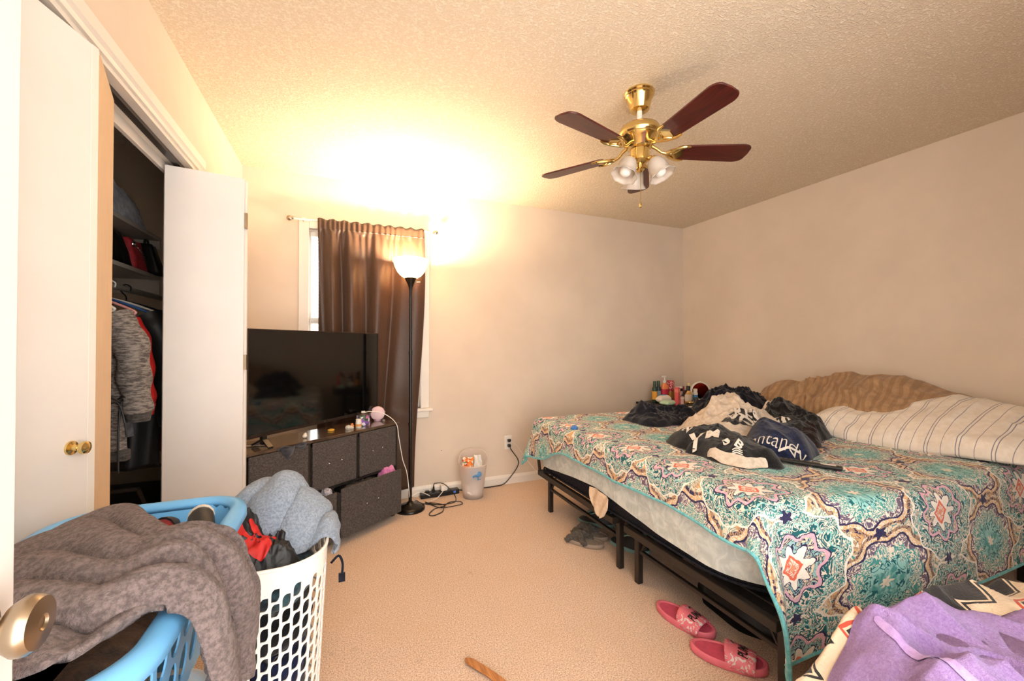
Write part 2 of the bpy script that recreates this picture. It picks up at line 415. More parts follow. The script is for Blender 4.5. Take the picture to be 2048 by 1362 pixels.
for z in (.3, 1.12, 1.80):
    hg = MB().box(-.004, .004, -.006, .03, z-.035, z+.035).cyl((.004, .002, z-.036), (.004, .002, z+.036), .005, n=10).build('hinge', M['brass_dull'], d2)
    hg.location = (-.437, 2.284, 0)
# entry door (open, beside the camera)
d3 = bpy.data.objects.new('door_3', None); COL.objects.link(d3); struct(d3, 'open white room door at the left picture edge with a round metal knob', 'door')
d3.location = (-.33, .62, 0); d3.rotation_euler = (0, 0, 0)
MB().box(-.036, 0, -.765, 0, .012, 2.02).build('door_leaf', M['door'], d3, bevel=.003)
kb = MB().lathe([(0.0001, 0), (.032, 0), (.032, .004), (.026, .008), (.012, .011), (.011, .024), (.022, .030), (.0275, .038), (.0275, .046), (.024, .051), (.008, .053), (.006, .051), (.0001, .051)], (0, 0, 0), 32, Matrix.Rotation(R(90), 4, 'Y')).build('door_knob', M['brass_dull'], d3, True)
kb.location = (0, -.06, .925)
MB().box(-.034, -.002, -.001, .0012, .88, .97).build('latch_plate', M['brass_dull'], d3)
# ---------------------------------------------------------------- wall outlet
ol = thing('wall_outlet', (1.325, YB, .356), 'white duplex wall outlet with two black plugs, left of the bed', 'outlet')
MB().box(-.036, .036, -.006, 0, -.06, .06).build('cover_plate', M['white_plastic'], ol, bevel=.004)
for z in (.021, -.021): MB().box(-.016, .016, -.009, -.005, z-.015, z+.015).build('socket', M['white_plastic'], ol, bevel=.003)
for z, nm in ((.021, 'plug'), (-.024, 'plug')):
    pl = MB().box(-.012, .016, -.038, -.009, z-.012, z+.013).build(nm, M['black_plastic'], ol, bevel=.006)
# ---------------------------------------------------------------- ceiling fan
FX, FY = 1.335, 1.59
fan = thing('ceiling_fan', (FX, FY, ZC), 'brass ceiling fan with five dark wood blades and three ribbed glass lights', 'ceiling fan')
MB().lathe([(.0001, 0), (.070, 0), (.072, -.008), (.066, -.014), (.068, -.022), (.060, -.030), (.050, -.075), (.046, -.088), (.034, -.094), (.0001, -.094)], n=32).build('canopy', M['brass'], fan, True)
MB().cyl((0, 0, -.09), (0, 0, -.165), .0125, n=16).build('downrod', M['white_plastic'], fan, True)
MB().lathe([(.0001, -.150), (.030, -.152), (.045, -.160), (.070, -.166), (.092, -.178), (.100, -.196), (.101, -.210), (.094, -.222), (.096, -.228), (.086, -.242), (.070, -.252), (.060, -.272), (.045, -.282), (.0001, -.284)], n=40).build('motor_housing', M['brass'], fan, True)
MB().lathe([(.0001, -.282), (.045, -.284), (.047, -.300), (.044, -.338), (.030, -.350), (.018, -.356), (.016, -.372), (.022, -.380), (.012, -.392), (.0001, -.395)], n=28).build('switch_housing', M['brass'], fan, True)
BZ = -.292
def blade_outline(n=10):
    r0, r1 = .175, .532; P = []
    w0, w1 = .050, .064
    P += [(r0, -w0*.72), (r0+.02, -w0)]
    P += [(r1-.05, -w1)]
    P += [(r1-.05+.05*math.sin(a), -w1+.03*(1-math.cos(a))) for a in np.linspace(.2, PI/2, 6)]
    P += [(r1-.0+.004, 0)]
    P += [(r1-.05+.05*math.sin(a), w1-.03*(1-math.cos(a))) for a in np.linspace(PI/2, .2, 6)]
    P += [(r1-.05, w1), (r0+.02, w0), (r0, w0*.72)]
    return P
bm_ = MB().prism(blade_outline(), -.004, .004).build('blade', M['blade'], fan, bevel=.002).data
irn = MB()
irn.tube([(.062, 0, .032), (.085, 0, .018), (.108, 0, -.002), (.135, 0, -.008), (.168, 0, -.008)], [.009, .0085, .008, .009, .008], 10)
for s_ in (-1, 1):
    irn.tube(cr([(.130, 0, -.008), (.150, s_*.020, -.008), (.176, s_*.036, -.008), (.205, s_*.049, -.007), (.232, s_*.050, -.007)], 12), [.009]*5+[.008]*4+[.006, .005, .003], 8)
    irn.tube(cr([(.150, 0, -.009), (.172, s_*.014, -.009), (.185, s_*.034, -.009)], 8), .0055, 8)
irn.prism([(.165, -.03), (.19, -.044), (.205, -.02), (.215, 0), (.205, .02), (.19, .044), (.165, .03), (.15, 0)], -.0085, -.0045)
irn_o = irn.build('blade_bracket', M['brass'], None, True); irn_me = irn_o.data; bpy.data.objects.remove(irn_o)
first = [o for o in fan.children if o.name.startswith('blade')][0]
for k in range(5):
    b = first if k == 0 else bpy.data.objects.new('blade', bm_)
    if k: link(b, fan); bev(b, .002)
    b.location = (0, 0, BZ); b.rotation_euler = (R(-11), 0, R(-93+72*k)); b.rotation_mode = 'XYZ'
    ib = bpy.data.objects.new('blade_bracket', irn_me); link(ib, b)
def mat_ribbed():
    m, t, b = new_mat('ribbed_frosted_glass'); setp(b, Roughness=.18, IOR=1.35); b.inputs['Base Color'].default_value = srgb(248, 240, 232)
    b.inputs['Transmission Weight'].default_value = .55; return m
M['ribbed'] = mat_ribbed(); M['bulb'] = mat('frosted_bulb', (245, 240, 236), .4)
def shade_mesh():
    prof = [(.021, 0), (.027, .006), (.034, .016), (.040, .034), (.043, .058), (.044, .070), (.048, .080), (.057, .092), (.061, .098)]
    n = 72; V = []
    for k, (r, z) in enumerate(prof):
        for i in range(n):
            a = 2*PI*i/n; rr = r*(1+(.022 if i % 2 else -.022)*(1 if 1 < k < 6 else .2)) + (.0025*math.cos(8*a) if k > 6 else 0)
            V.append((rr*math.cos(a), rr*math.sin(a), -z))
    return V, grid_faces(len(prof), n, False, True)
for k, a in enumerate((67.5, 187.5, 307.5)):
    ca, sa = math.cos(R(a)), math.sin(R(a))
    arm = MB().tube(cr([(ca*.035, sa*.035, -.335), (ca*.050, sa*.050, -.330), (ca*.062, sa*.062, -.340)], 8), .009, 10)
    Mx = Matrix.Translation((ca*.062, sa*.062, -.340)) @ Matrix.Rotation(R(a), 4, 'Z') @ Matrix.Rotation(R(-26), 4, 'Y')
    arm.lathe([(.0001, .006), (.018, .004), (.025, -.004), (.025, -.012), (.0001, -.014)], n=20, M=Mx)
    ao = arm.build('light_arm', M['brass'], fan, True)
    V, F = shade_mesh(); sh = mesh('glass_shade', [Mx @ Vector((v[0], v[1], v[2]-.004)) for v in V], F, M['ribbed'], ao, True); solid(sh, .0022)
    MB().lathe([(.0001, -.014), (.013, -.016), (.015, -.03), (.024, -.055), (.0275, -.072), (.024, -.09), (.012, -.1), (.0001, -.102)], n=20, M=Mx).build('bulb', M['bulb'], ao, True)
pc = MB().cyl((-.012, -.02, -.36), (-.012, -.02, -.545), .0014, n=6).lathe([(.0001, -.575), (.006, -.57), (.0065, -.56), (.002, -.545), (.0001, -.543)], (-.012, -.02, 0), 10).build('pull_chain', M['brass'], fan, True)
# ---------------------------------------------------------------- torchiere lamp
LX, LY = .455, 3.045
lamp = thing('floor_lamp', (LX, LY, 0), 'black torchiere floor lamp with a lit white bowl shade', 'floor lamp')
MB().lathe([(.0001, 0), (.105, 0), (.107, .008), (.101, .020), (.075, .032), (.03, .042), (.016, .06), (.0001, .06)], n=40).build('base', M['dark_metal_lamp'], lamp, True)
MB().cyl((0, 0, .05), (0, 0, .62), .0125, n=14).cyl((0, 0, .62), (0, 0, 1.14), .0118, n=14).cyl((0, 0, 1.14), (0, 0, 1.63), .011, n=14).cyl((0, 0, .61), (0, 0, .635), .0145, n=14).cyl((0, 0, 1.13), (0, 0, 1.155), .0138, n=14).build('pole', M['dark_metal_lamp'], lamp, True)
MB().lathe([(.0001, 1.605), (.012, 1.605), (.015, 1.625), (.024, 1.65), (.040, 1.683), (.044, 1.694), (.0001, 1.694)], n=28).build('cup', M['dark_metal_lamp'], lamp, True)
MB().cyl((.042, 0, 1.668), (.068, -.004, 1.67), .003, n=8).build('switch', M['white_plastic'], lamp)
def mat_bowl():
    m = bpy.data.materials.new('lit_opal_bowl'); m.use_nodes = True; t = m.node_tree; t.nodes.clear()
    out = t.nodes.new('ShaderNodeOutputMaterial'); tr = t.nodes.new('ShaderNodeBsdfTranslucent'); df = t.nodes.new('ShaderNodeBsdfDiffuse'); em = t.nodes.new('ShaderNodeEmission')
    tr.inputs[0].default_value = srgb(160, 140, 112); df.inputs[0].default_value = srgb(215, 205, 190); em.inputs[0].default_value = (1, .86, .66, 1); em.inputs[1].default_value = 1.0
    mx = t.nodes.new('ShaderNodeMixShader'); mx.inputs[0].default_value = .35; t.links.new(tr.outputs[0], mx.inputs[1]); t.links.new(df.outputs[0], mx.inputs[2])
    ad = t.nodes.new('ShaderNodeAddShader'); t.links.new(mx.outputs[0], ad.inputs[0]); t.links.new(em.outputs[0], ad.inputs[1]); t.links.new(ad.outputs[0], out.inputs[0]); return m
prof = [(.030, 1.690), (.048, 1.696), (.075, 1.714), (.098, 1.742), (.114, 1.776), (.123, 1.808), (.126, 1.832)]
prof = prof+[(r-.003, z) for r, z in prof[::-1]]
MB().lathe(prof, n=48, cap=False).build('lamp_shade', mat_bowl(), lamp, True)
ld = bpy.data.lights.new('lamp_bulb', 'POINT'); ld.energy = LAMP_WATTS; ld.color = (1, .77, .50); ld.shadow_soft_size = .045
lo = bpy.data.objects.new('lamp_bulb', ld); link(lo, lamp); lo.location = (0, 0, 1.785)
MB().tube(cr([(.02, .03, .03), (.06, .10, .02), (.10, .06, .006), (.19, -.0, .005)], 14), .003, 6).build('power_cord', M['black_plastic'], lamp, True)
# ---------------------------------------------------------------- curtain and rod
rod = thing('curtain_rod', (.16, 3.215, 2.095), 'thin white curtain rod with round end finials above the window', 'curtain rod')
MB().cyl((-.50, 0, -.003), (.50, 0, .003), .0065, n=12).build('rod', M['white_plastic'], rod, True)
for s_ in (-1, 1):
    MB().ball((s_*.515, 0, s_*.003), .018, 16).cyl((s_*.488, 0, 0), (s_*.502, 0, 0), .010, n=12).build('finial', M['brass_dull'], rod, True)
    MB().box(s_*.43-.004, s_*.43+.004, -.008, .075, -.004, .004).box(s_*.43-.012, s_*.43+.012, .069, .075, -.03, .03).build('bracket', M['white_plastic'], rod)
def curtain():
    nu, nv = 170, 90; us = np.linspace(0, 1, nu); vv = np.linspace(0, 1, nv); U, Vv = np.meshgrid(us, vv, indexing='ij')
    x0 = -.175+.0*Vv; x1 = .582-.075*sst(.15, 1, Vv)
    w1 = 1.4*(vnoise(U*3.0, Vv*.5+.3, 4)-.5)*2
    ph = U*4.3+.42*w1
    amp = .005+.030*sst(.0, .22, Vv)*(.35+.9*vnoise(U*4, Vv*1.1, 9))
    gat = np.exp(-Vv*11)
    d = np.sin(2*PI*ph)*amp+.18*np.sin(2*PI*ph*2.1+1+Vv)*amp+.008*np.sin(2*PI*(U*17+w1))*gat
    x = x0+(x1-x0)*U+.008*np.cos(2*PI*ph)*(1-gat)
    yc = 3.208+.026*sst(.55, .8, Vv)*np.ones_like(U)
    y = yc+d*(1-.45*sst(.6, .8, Vv)); z = 2.108+.006*np.sin(U*60)*(Vv < .02)-Vv*2.02-.008*np.cos(U*9)*(Vv > .9)
    y = np.clip(y, 3.168, 3.266)
    y = np.where(Vv < .035, 3.2145-.010+.004*np.sin(2*PI*(U*21+w1)), y)
    V = np.stack([x, y, z], -1).reshape(-1, 3)
    o = mesh('window_curtain', V, grid_faces(nu, nv), M['curtain'], None, True); solid(o, .002, 0)
    # stitched rod-pocket seam
    k = int(nv*.036); sm = MB().tube([(x[i, k], y[i, k]-.0025, z[i, k]) for i in range(nu)], .0016, 5).build('pocket_seam', M['curtain'], o, True)
    return tag(o, 'dark brown satin curtain panel gathered on the rod over the window', 'curtain')
curtain()
# ---------------------------------------------------------------- dresser (local x along the front, y backwards)
DL, DR = Vector((-.46, 2.38)), Vector((.355, 2.98)); DA = math.atan2(DR.y-DL.y, DR.x-DL.x); DW = (DR-DL).length; DD = .255; DH = .66
dr = thing('dresser', (DL.x, DL.y, 0), 'dark brown dresser with five charcoal fabric drawers, turned across the corner', 'dresser', DA)
def dp(name, b, m=M['dresser'], bv=.003, parent=None): return MB().box(*b).build(name, m, parent or dr, bevel=bv)
dp('top_board', (-.008, DW+.008, -.012, DD+.004, DH-.018, DH), M['dresser_top'])
dp('side_panel', (0, .018, 0, DD, .03, DH-.018)); dp('side_panel', (DW-.018, DW, 0, DD, .03, DH-.018))
dp('back_panel', (.018, DW-.018, DD-.008, DD, .03, DH-.018)); dp('shelf', (.018, DW-.018, .004, DD-.008, .338, .352)); dp('base_board', (.018, DW-.018, .0, DD-.008, .03, .044))
for x in (.352, .675): dp('divider', (x-.009, x+.009, .002, DD-.008, .352, DH-.018))
dp('divider', (.495, .512, .002, DD-.008, .044, .338))
for x in (.01, DW-.04):
    for y in (.01, DD-.04): dp('foot', (x, x+.03, y, y+.03, 0, .03))
def drawer(x0, x1, z0, z1, out, screws):
    o = dp('drawer', (x0, x1, -out-.006, -out+.006, z0, z1), M['drawer'], .005)
    bx = MB().box(x0+.006, x0+.012, -out+.006, DD-.02-out, z0+.004, z1-.03).box(x1-.012, x1-.006, -out+.006, DD-.02-out, z0+.004, z1-.03)
    bx.box(x0+.012, x1-.012, -out+.006, DD-.02-out, z0+.004, z0+.01).box(x0+.006, x1-.006, DD-.026-out, DD-.02-out, z0+.01, z1-.03).build('drawer_box', M['drawer'], o)
    for sx, sz in screws: MB().ball((sx, -out-.0065, sz), .0032, 8).build('screw', M['white_plastic'], o)
    return o
drawer(.024, .340, .358, DH-.022, .004, ((.21, .47),)); drawer(.366, .663, .358, DH-.022, .004, ((.47, .50), (.555, .503))); drawer(.688, DW-.022, .358, DH-.022, .004, ((.79, .505), (.87, .51)))
drawer(.022, .492, .046, .330, .048, ((.2, .2),)); drawer(.515, DW-.02, .046, .342, .058, ((.70, .20), (.79, .205)))
def dl(x, y, z=0): return Matrix.Translation((DL.x, DL.y, 0)) @ Matrix.Rotation(DA, 4, 'Z') @ Vector((x, y, z))
# ---------------------------------------------------------------- television
TL, TR = Vector((-.452, 2.415)), Vector((.232, 3.120)); TA = math.atan2(TR.y-TL.y, TR.x-TL.x); TWd = (TR-TL).length
tv = thing('television', (TL.x, TL.y, DH), 'black flat screen television standing on the dark dresser', 'television', TA)
z0, z1 = .063, .627
fr = MB().box(0, .008, -.004, .022, z0, z1).box(TWd-.008, TWd, -.004, .022, z0, z1).box(.008, TWd-.008, -.004, .022, z1-.008, z1).box(.008, TWd-.008, -.006, .022, z0, z0+.016)
fr.build('bezel', mat('dark_bronze_bezel', (52, 40, 34), .3, metal=.4), tv, bevel=.0015)
MB().box(.008, TWd-.008, .0, .006, z0+.016, z1-.008).build('screen', M['screen'], tv)
MB().box(.012, TWd-.012, .014, .050, z0+.01, z1-.03).build('back_cover', M['black_plastic'], tv, bevel=.01)
for fx in (.10, TWd-.14):
    ft = MB().box(fx-.012, fx+.012, -.001, .022, .018, z0+.005)
    ft.add([(fx-.014, -.045, .0), (fx+.014, -.045, .0), (fx+.014, .0, .034), (fx-.014, .0, .034), (fx-.014, -.045, .010), (fx+.014, -.045, .010), (fx+.014, .0, .046), (fx-.014, .0, .046)], [(0, 3, 2, 1), (4, 5, 6, 7), (0, 1, 5, 4), (1, 2, 6, 5), (2, 3, 7, 6), (3, 0, 4, 7)])
    ft.add([(fx-.014, .09, .0), (fx+.014, .09, .0), (fx+.014, .015, .034), (fx-.014, .015, .034), (fx-.014, .09, .010), (fx+.014, .09, .010), (fx+.014, .015, .046), (fx-.014, .015, .046)], [(0, 1, 2, 3), (4, 7, 6, 5), (0, 4, 5, 1), (1, 5, 6, 2), (2, 6, 7, 3), (3, 7, 4, 0)])
    ft.build('foot', M['black_plastic'], tv)
V, F = text_mesh('LG', .012, cuts=0)
mesh('maker_mark', [(TWd/2+v[0], -.0065, z0+.008+v[1]) for v in V], F, M['chrome'], tv)
# ---------------------------------------------------------------- things on the dresser
def mat_floral():
    m, t, b = new_mat('purple_floral_tin'); co = coord(t); v = voro(t, co, 55, 'F1', 'Color'); d = voro(t, co, 55)
    n = t.nodes.new('ShaderNodeSeparateColor'); t.links.new(v.k, n.inputs[0]); r = S(t, n.outputs[0]); g = S(t, n.outputs[1])
    c = cmix(t, r.gt(.45), srgb(232, 226, 236), srgb(130, 90, 172)); c = cmix(t, g.gt(.68), c, srgb(66, 92, 66)); c = cmix(t, g.lt(.2), c, srgb(206, 110, 160)); c = cmix(t, d.lt(.12), c, srgb(70, 56, 120))
    t.links.new(c.k, b.inputs['Base Color']); setp(b, Roughness=.3); return m
def on_dresser(x, y): p = dl(x, y); return (p.x, p.y, DH)
jar = thing('candle_jar', on_dresser(.80, .10), 'purple floral candle tin with a dark rim beside the television', 'jar')
MB().lathe([(.0001, 0), (.042, 0), (.043, .004), (.043, .074)], n=32, cap=False).build('body', mat_floral(), jar, True)
MB().lathe([(.043, .072), (.0445, .074), (.0445, .083), (.041, .083), (.041, .066), (.0001, .064)], n=32, cap=False).build('rim', M['dresser_top'], jar, True)
pb_ = thing('pill_bottle', on_dresser(.735, .065), 'small white pill bottle with an orange label by the floral tin', 'bottle')
MB().lathe([(.0001, 0), (.018, 0), (.019, .004), (.019, .036), (.015, .040)], n=20, cap=False).build('body', M['white_plastic'], pb_, True)
MB().lathe([(.0001, .055), (.017, .055), (.0175, .040), (.0001, .040)], n=20).build('cap', M['white_plastic'], pb_, True)
MB().lathe([(.0193, .008), (.0193, .024)], n=20, cap=False).build('label', mat('orange_label', (226, 160, 96), .6), pb_, True)
pk = thing('round_pink_speaker', on_dresser(.965, .15), 'round flat pink disc standing on edge at the end of the dresser', 'speaker')
rot = Matrix.Rotation(R(-6), 4, 'Z') @ Matrix.Rotation(R(82), 4, 'X')
MB().lathe([(.0001, -.012), (.040, -.012), (.048, -.008), (.050, 0), (.048, .008), (.042, .012), (.0001, .012)], n=40, M=Matrix.Translation((0, 0, .052)) @ rot).build('disc', mat('pale_pink_plastic', (226, 196, 204), .45), pk, True)
MB().lathe([(.0001, 0), (.026, 0), (.024, .008), (.0001, .010)], (0, .01, 0), n=20).build('stand', mat('pale_pink_base', (200, 160, 180), .5), pk, True)
def trinket(nm, x, y, label, cat, m, kind, s=1.0):
    p = on_dresser(x, y); mb = MB()
    if kind == 'crystal':
        mb.lathe([(.0001, 0), (.018, .0), (.022, .010), (.016, .022), (.0001, .027)], n=7); mb.lathe([(.0001, 0), (.012, .0), (.014, .007), (.0001, .018)], (.02, .008, 0), n=6)
        o = mb.build(nm, m, None)
    elif kind == 'ring': o = mb.tube([(.016*math.cos(a), .016*math.sin(a), .005) for a in np.linspace(0, 2*PI, 20)[:-1]], .005, 8, True).build(nm, m, None, True)
    elif kind == 'pen': o = mb.cyl((-.05, 0, .005), (.045, .0, .005), .0042, n=10).cyl((.045, 0, .005), (.056, 0, .005), .0042, .001, n=10).cyl((-.03, 0, .0098), (-.052, 0, .0098), .0012, n=6).build(nm, m, None, True)
    else:
        mb.ball((0, 0, .012), .013, 12, (1, 1, .9)); mb.ball((.002, .012, .022), .007, 10); mb.cyl((-.004, -.002, .02), (-.006, -.004, .030), .003, .001, n=6); o = mb.build(nm, m, None, True)
    o.location = p; return tag(o, label, cat)
trinket('glass_trinket', .665, .075, 'clear faceted trinket left of the pill bottle on the dresser', 'trinket', mat('pale_crystal', (206, 200, 190), .15), 'crystal')
trinket('orange_figurine', .70, .085, 'tiny orange figurine between clear trinket and pill bottle', 'figurine', mat('orange_ceramic', (218, 140, 92), .4), 'figure')
trinket('yellow_bead', .575, .125, 'small yellow ring under the television edge', 'ring', mat('yellow_gold', (226, 176, 60), .3), 'ring', .5)
trinket('white_figurine', .37, .075, 'tiny white figurine near the front edge of the dresser top', 'figurine', mat('white_ceramic', (240, 228, 214), .3), 'figure')
trinket('silver_pen', .12, .105, 'slim silver pen lying under the left part of the television', 'pen', M['chrome'], 'pen')
# white charging cable from the tin to the floor
jp = Vector(on_dresser(.80, .10)); e1 = dl(.905, .0, DH); e2 = dl(1.0, -.03, .45)
pts = [jp+Vector((.012, 0, .086)), jp+Vector((.05, -.005, .09)), dl(.93, .05, DH+.065), dl(.965, -.035, DH+.0), dl(.985, -.045, .55), dl(1.01, -.055, .40), dl(1.045, -.06, .30), dl(1.06, -.07, .15), (.45, 3.052, .085), (.47, 3.04, .10), (.53, 3.06, .11), (.60, 3.12, .06), (.615, 3.13, .046)]
cb = MB().tube(cr(pts, 80), .0028, 6).box(jp.x-.012, jp.x+.012, jp.y-.008, jp.y+.008, jp.z+.0835, jp.z+.095).build('charging_cable', M['white_plastic'], None, True)
tag(cb, 'thin white charging cable hanging down the front of the dresser to the floor', 'cable')
# grey bra cups hooked over the first drawer
def strap_cloth():
    mb = MB(); nu = 14
    V = []; F = []
    for (cx_, w_, h_, sh) in ((.215, .085, .062, .25), (.285, .075, .028, .9)):
        P = []
        for i in range(15):
            for j in range(9):
                u = i/14; v = j/8; w = w_*(1-.75*v**1.5)*.5; x = cx_+(2*u-1)*w+sh*.02*v; z = DH-.004-.008*math.sin(u*PI)-h_*v; y = -.014-.022*math.sin(u*PI)*math.sin(min(1, v*1.1+.1)*PI)
                P.append(dl(x, y-.004, z))
        mb.add(P, grid_faces(15, 9))
    mb.tube([dl(x, -.016-.006*math.sin(x*90), DH-.010-.006*math.cos((x-.25)*60)) for x in np.linspace(.16, .34, 20)], .004, 6)
    o = mb.build('grey_bralette', fabric('slate_microfibre', (72, 74, 84), (50, 52, 60), 30, .2), None, True)
    return tag(o, 'small dark grey bralette hooked over the upper left drawer', 'clothing')
strap_cloth()
# ---------------------------------------------------------------- cloth builders
RV = np.array([math.cos(R(22.5)), -math.sin(R(22.5))]); FV = np.array([math.sin(R(22.5)), math.cos(R(22.5))])
class Heap:
    """crumpled cloth lying on something: star-shaped outline, soft rounded edge, ridged folds"""
    def __init__(s, outline, base, H, seed=0, fold=.10, amp=.5, edge=.35, stretch=(1, 1), ang=0, peaks=(), thick=.008, wob=.06):
        P = cr(np.array(outline, float), 200, True); s.c = P.mean(0); q = P-s.c
        th = np.unwrap(np.arctan2(q[:, 1], q[:, 0])); r = np.hypot(q[:, 0], q[:, 1])
        th = np.mod(th, 2*PI); k = np.argsort(th); s.th = np.r_[th[k]-2*PI, th[k], th[k]+2*PI]; s.r = np.tile(r[k], 3)
        s.base = base if callable(base) else (lambda x, y: base+0*x)
        s.H, s.seed, s.fold, s.amp, s.edge, s.st, s.ang, s.peaks, s.thick, s.wob = H, seed, fold, amp, edge, stretch, ang, peaks, thick, wob
    def R(s, a): 
        return np.interp(np.mod(a, 2*PI), s.th, s.r)*(1+s.wob*(vnoise(np.cos(a)*3.5+5, np.sin(a)*3.5+5, s.seed+3)-.5)*2)
    def h(s, x, y):
        dx = x-s.c[0]; dy = y-s.c[1]; sr = np.hypot(dx, dy)/np.maximum(s.R(np.arctan2(dy, dx)), 1e-6)
        e = np.clip(1-sr, 0, 1); prof = 1-np.clip(1-e/s.edge, 0, 1)**2.2
        ca, sa = math.cos(s.ang), math.sin(s.ang); u = (dx*ca+dy*sa)/s.st[0]; v = (-dx*sa+dy*ca)/s.st[1]
        f = .75*ridge(u/s.fold, v/s.fold, s.seed)**1.8+.34*ridge(u/s.fold*2.4+4, v/s.fold*2.4, s.seed+7)**1.6; g = fbm(x/s.fold*.45, y/s.fold*.45, s.seed+50, 2)
        hh = s.H*(1-s.amp+s.amp*(1.1*f+.6*g))
        for (px, py, pr, pa) in s.peaks: hh = hh+pa*np.exp(-((x-px)**2+(y-py)**2)/pr**2)
        return s.base(x, y)+s.thick*np.minimum(1, e*14)+hh*prof
    def build(s, name, m, label, cat, rings=70, nang=220, parent=None, group=None):
        a = np.linspace(0, 2*PI, nang, endpoint=False); rr = s.R(a); V = []
        for k in range(rings+1):
            t = 1-(k/rings)**1.0 if k < rings else 0.0
            x = s.c[0]+np.cos(a)*rr*t; y = s.c[1]+np.sin(a)*rr*t
            V.append(np.stack([x, y, s.h(x, y)], -1))
        x, y, _ = V[0].T; bot = np.stack([x, y, s.base(x, y)+.001], -1)
        V = [bot]+V; A = np.concatenate(V); F = grid_faces(rings+2, nang, False, True); F.append(tuple(range(nang)))
        o = mesh(name, A, F, m, parent, True); s.o = o
        return tag(o, label, cat, group) if parent is None else o
    def letters(s, txt, x, y, size, m, rot=0., shear=0., bold=.0, lift=.0035, name='lettering', sy=1.0):
        """print on the cloth, laid out around world point (x, y), following its height; rot relative to the RV axis"""
        V, F = text_mesh(txt, size, shear, bold, 2); c, sn = math.cos(rot), math.sin(rot)
        px = V[:, 0]*c-V[:, 1]*sy*sn; py = V[:, 0]*sn+V[:, 1]*sy*c
        l_ = math.hypot(x, y); vx, vy = x/l_, y/l_; X = x+px*vy+py*vx; Y = y-px*vx+py*vy
        return mesh(name, np.stack([X, Y, s.h(X, Y)+lift], -1), F, m, s.o, False)
def spot(hp, px, py):
    """where the line of sight through photo pixel (px, py) meets a heap (for siting its print)"""
    d = Euler((R(90.63), 0, R(-22.5))).to_matrix() @ Vector(((px-1024)/813.0, -(py-681)/813.0, -1.0)); t = np.linspace(.6, 4.5, 1600)
    x, y, z = d.x*t, d.y*t, CAMZ+d.z*t; k = np.argmax(z < hp.h(x, y)); return float(x[k]), float(y[k])
def patch(name, ctrl, nu, nv, m, thick=.008, folds=None, parent=None, uvs=None):
    """smooth sheet through a control grid ctrl[u][v] (world), folds(U, V) = displacement along the normal"""
    C = np.array(ctrl, float); A = np.stack([cr(C[:, j], nu) for j in range(C.shape[1])], 1)
    G = np.stack([cr(A[i], nv) for i in range(nu)], 0)
    U, Vv = np.meshgrid(np.linspace(0, 1, nu), np.linspace(0, 1, nv), indexing='ij')
    if folds is not None:
        n = np.cross(np.gradient(G, axis=0), np.gradient(G, axis=1)); n /= np.linalg.norm(n, axis=-1, keepdims=True)+1e-9
        if n[..., 2].mean() < 0: n = -n
        G = G+n*folds(U, Vv)[..., None]
    o = mesh(name, G.reshape(-1, 3), grid_faces(nu, nv), m, parent, True, np.stack([U, Vv], -1).reshape(-1, 2))
    if thick: solid(o, thick, 0)
    o['_'] = 0; del o['_']
    return o, G
def pillow(name, L, Wd, T, Mx, m, seed=0, wr=.012, parent=None, n=60, k=40, flop=None, fold=.16):
    """stuffed pillow: x in [-L/2, L/2], y in [-W/2, W/2]"""
    us = np.linspace(-1, 1, n); vv = np.linspace(-1, 1, k); U, Vv = np.meshgrid(us, vv, indexing='ij')
    cr_ = 1-.10*(np.abs(U)**5*np.abs(Vv)**5)
    x = U*L/2*(1-.035*(1-Vv**2)*(np.abs(U)**8)); y = Vv*Wd/2*(1-.05*(1-U**2)*(np.abs(Vv)**8))
    x = x*cr_; y = y*cr_
    e = np.clip((1-np.abs(U)**3.2)*(1-np.abs(Vv)**2.6), 0, 1)**.55
    w = wr*(ridge(x/fold, y/fold*.55, seed)-.5)*np.clip(e*1.5, 0, 1)*2
    top = T/2*e+w; bot = -T/2*e*.8
    dz = flop(x, y) if flop else 0
    A = np.concatenate([np.stack([x, y, top+dz], -1).reshape(-1, 3), np.stack([x, y, bot+dz-.002], -1).reshape(-1, 3)])
    g = grid_faces(n, k); N = n*k; F = list(g)+[tuple(i+N for i in f[::-1]) for f in g]
    per = [(i, 0) for i in range(n)]+[(n-1, j) for j in range(1, k)]+[(i, k-1) for i in range(n-2, -1, -1)]+[(0, j) for j in range(k-2, 0, -1)]
    ids = [i*k+j for i, j in per]; F += [(ids[q], ids[(q+1) % len(ids)], ids[(q+1) % len(ids)]+N, ids[q]+N) for q in range(len(ids))]
    uv = np.tile(np.stack([x, y], -1).reshape(-1, 2), (2, 1))
    o = mesh(name, [Mx @ Vector(a) for a in A], F, m, parent, True, uv)
    return o
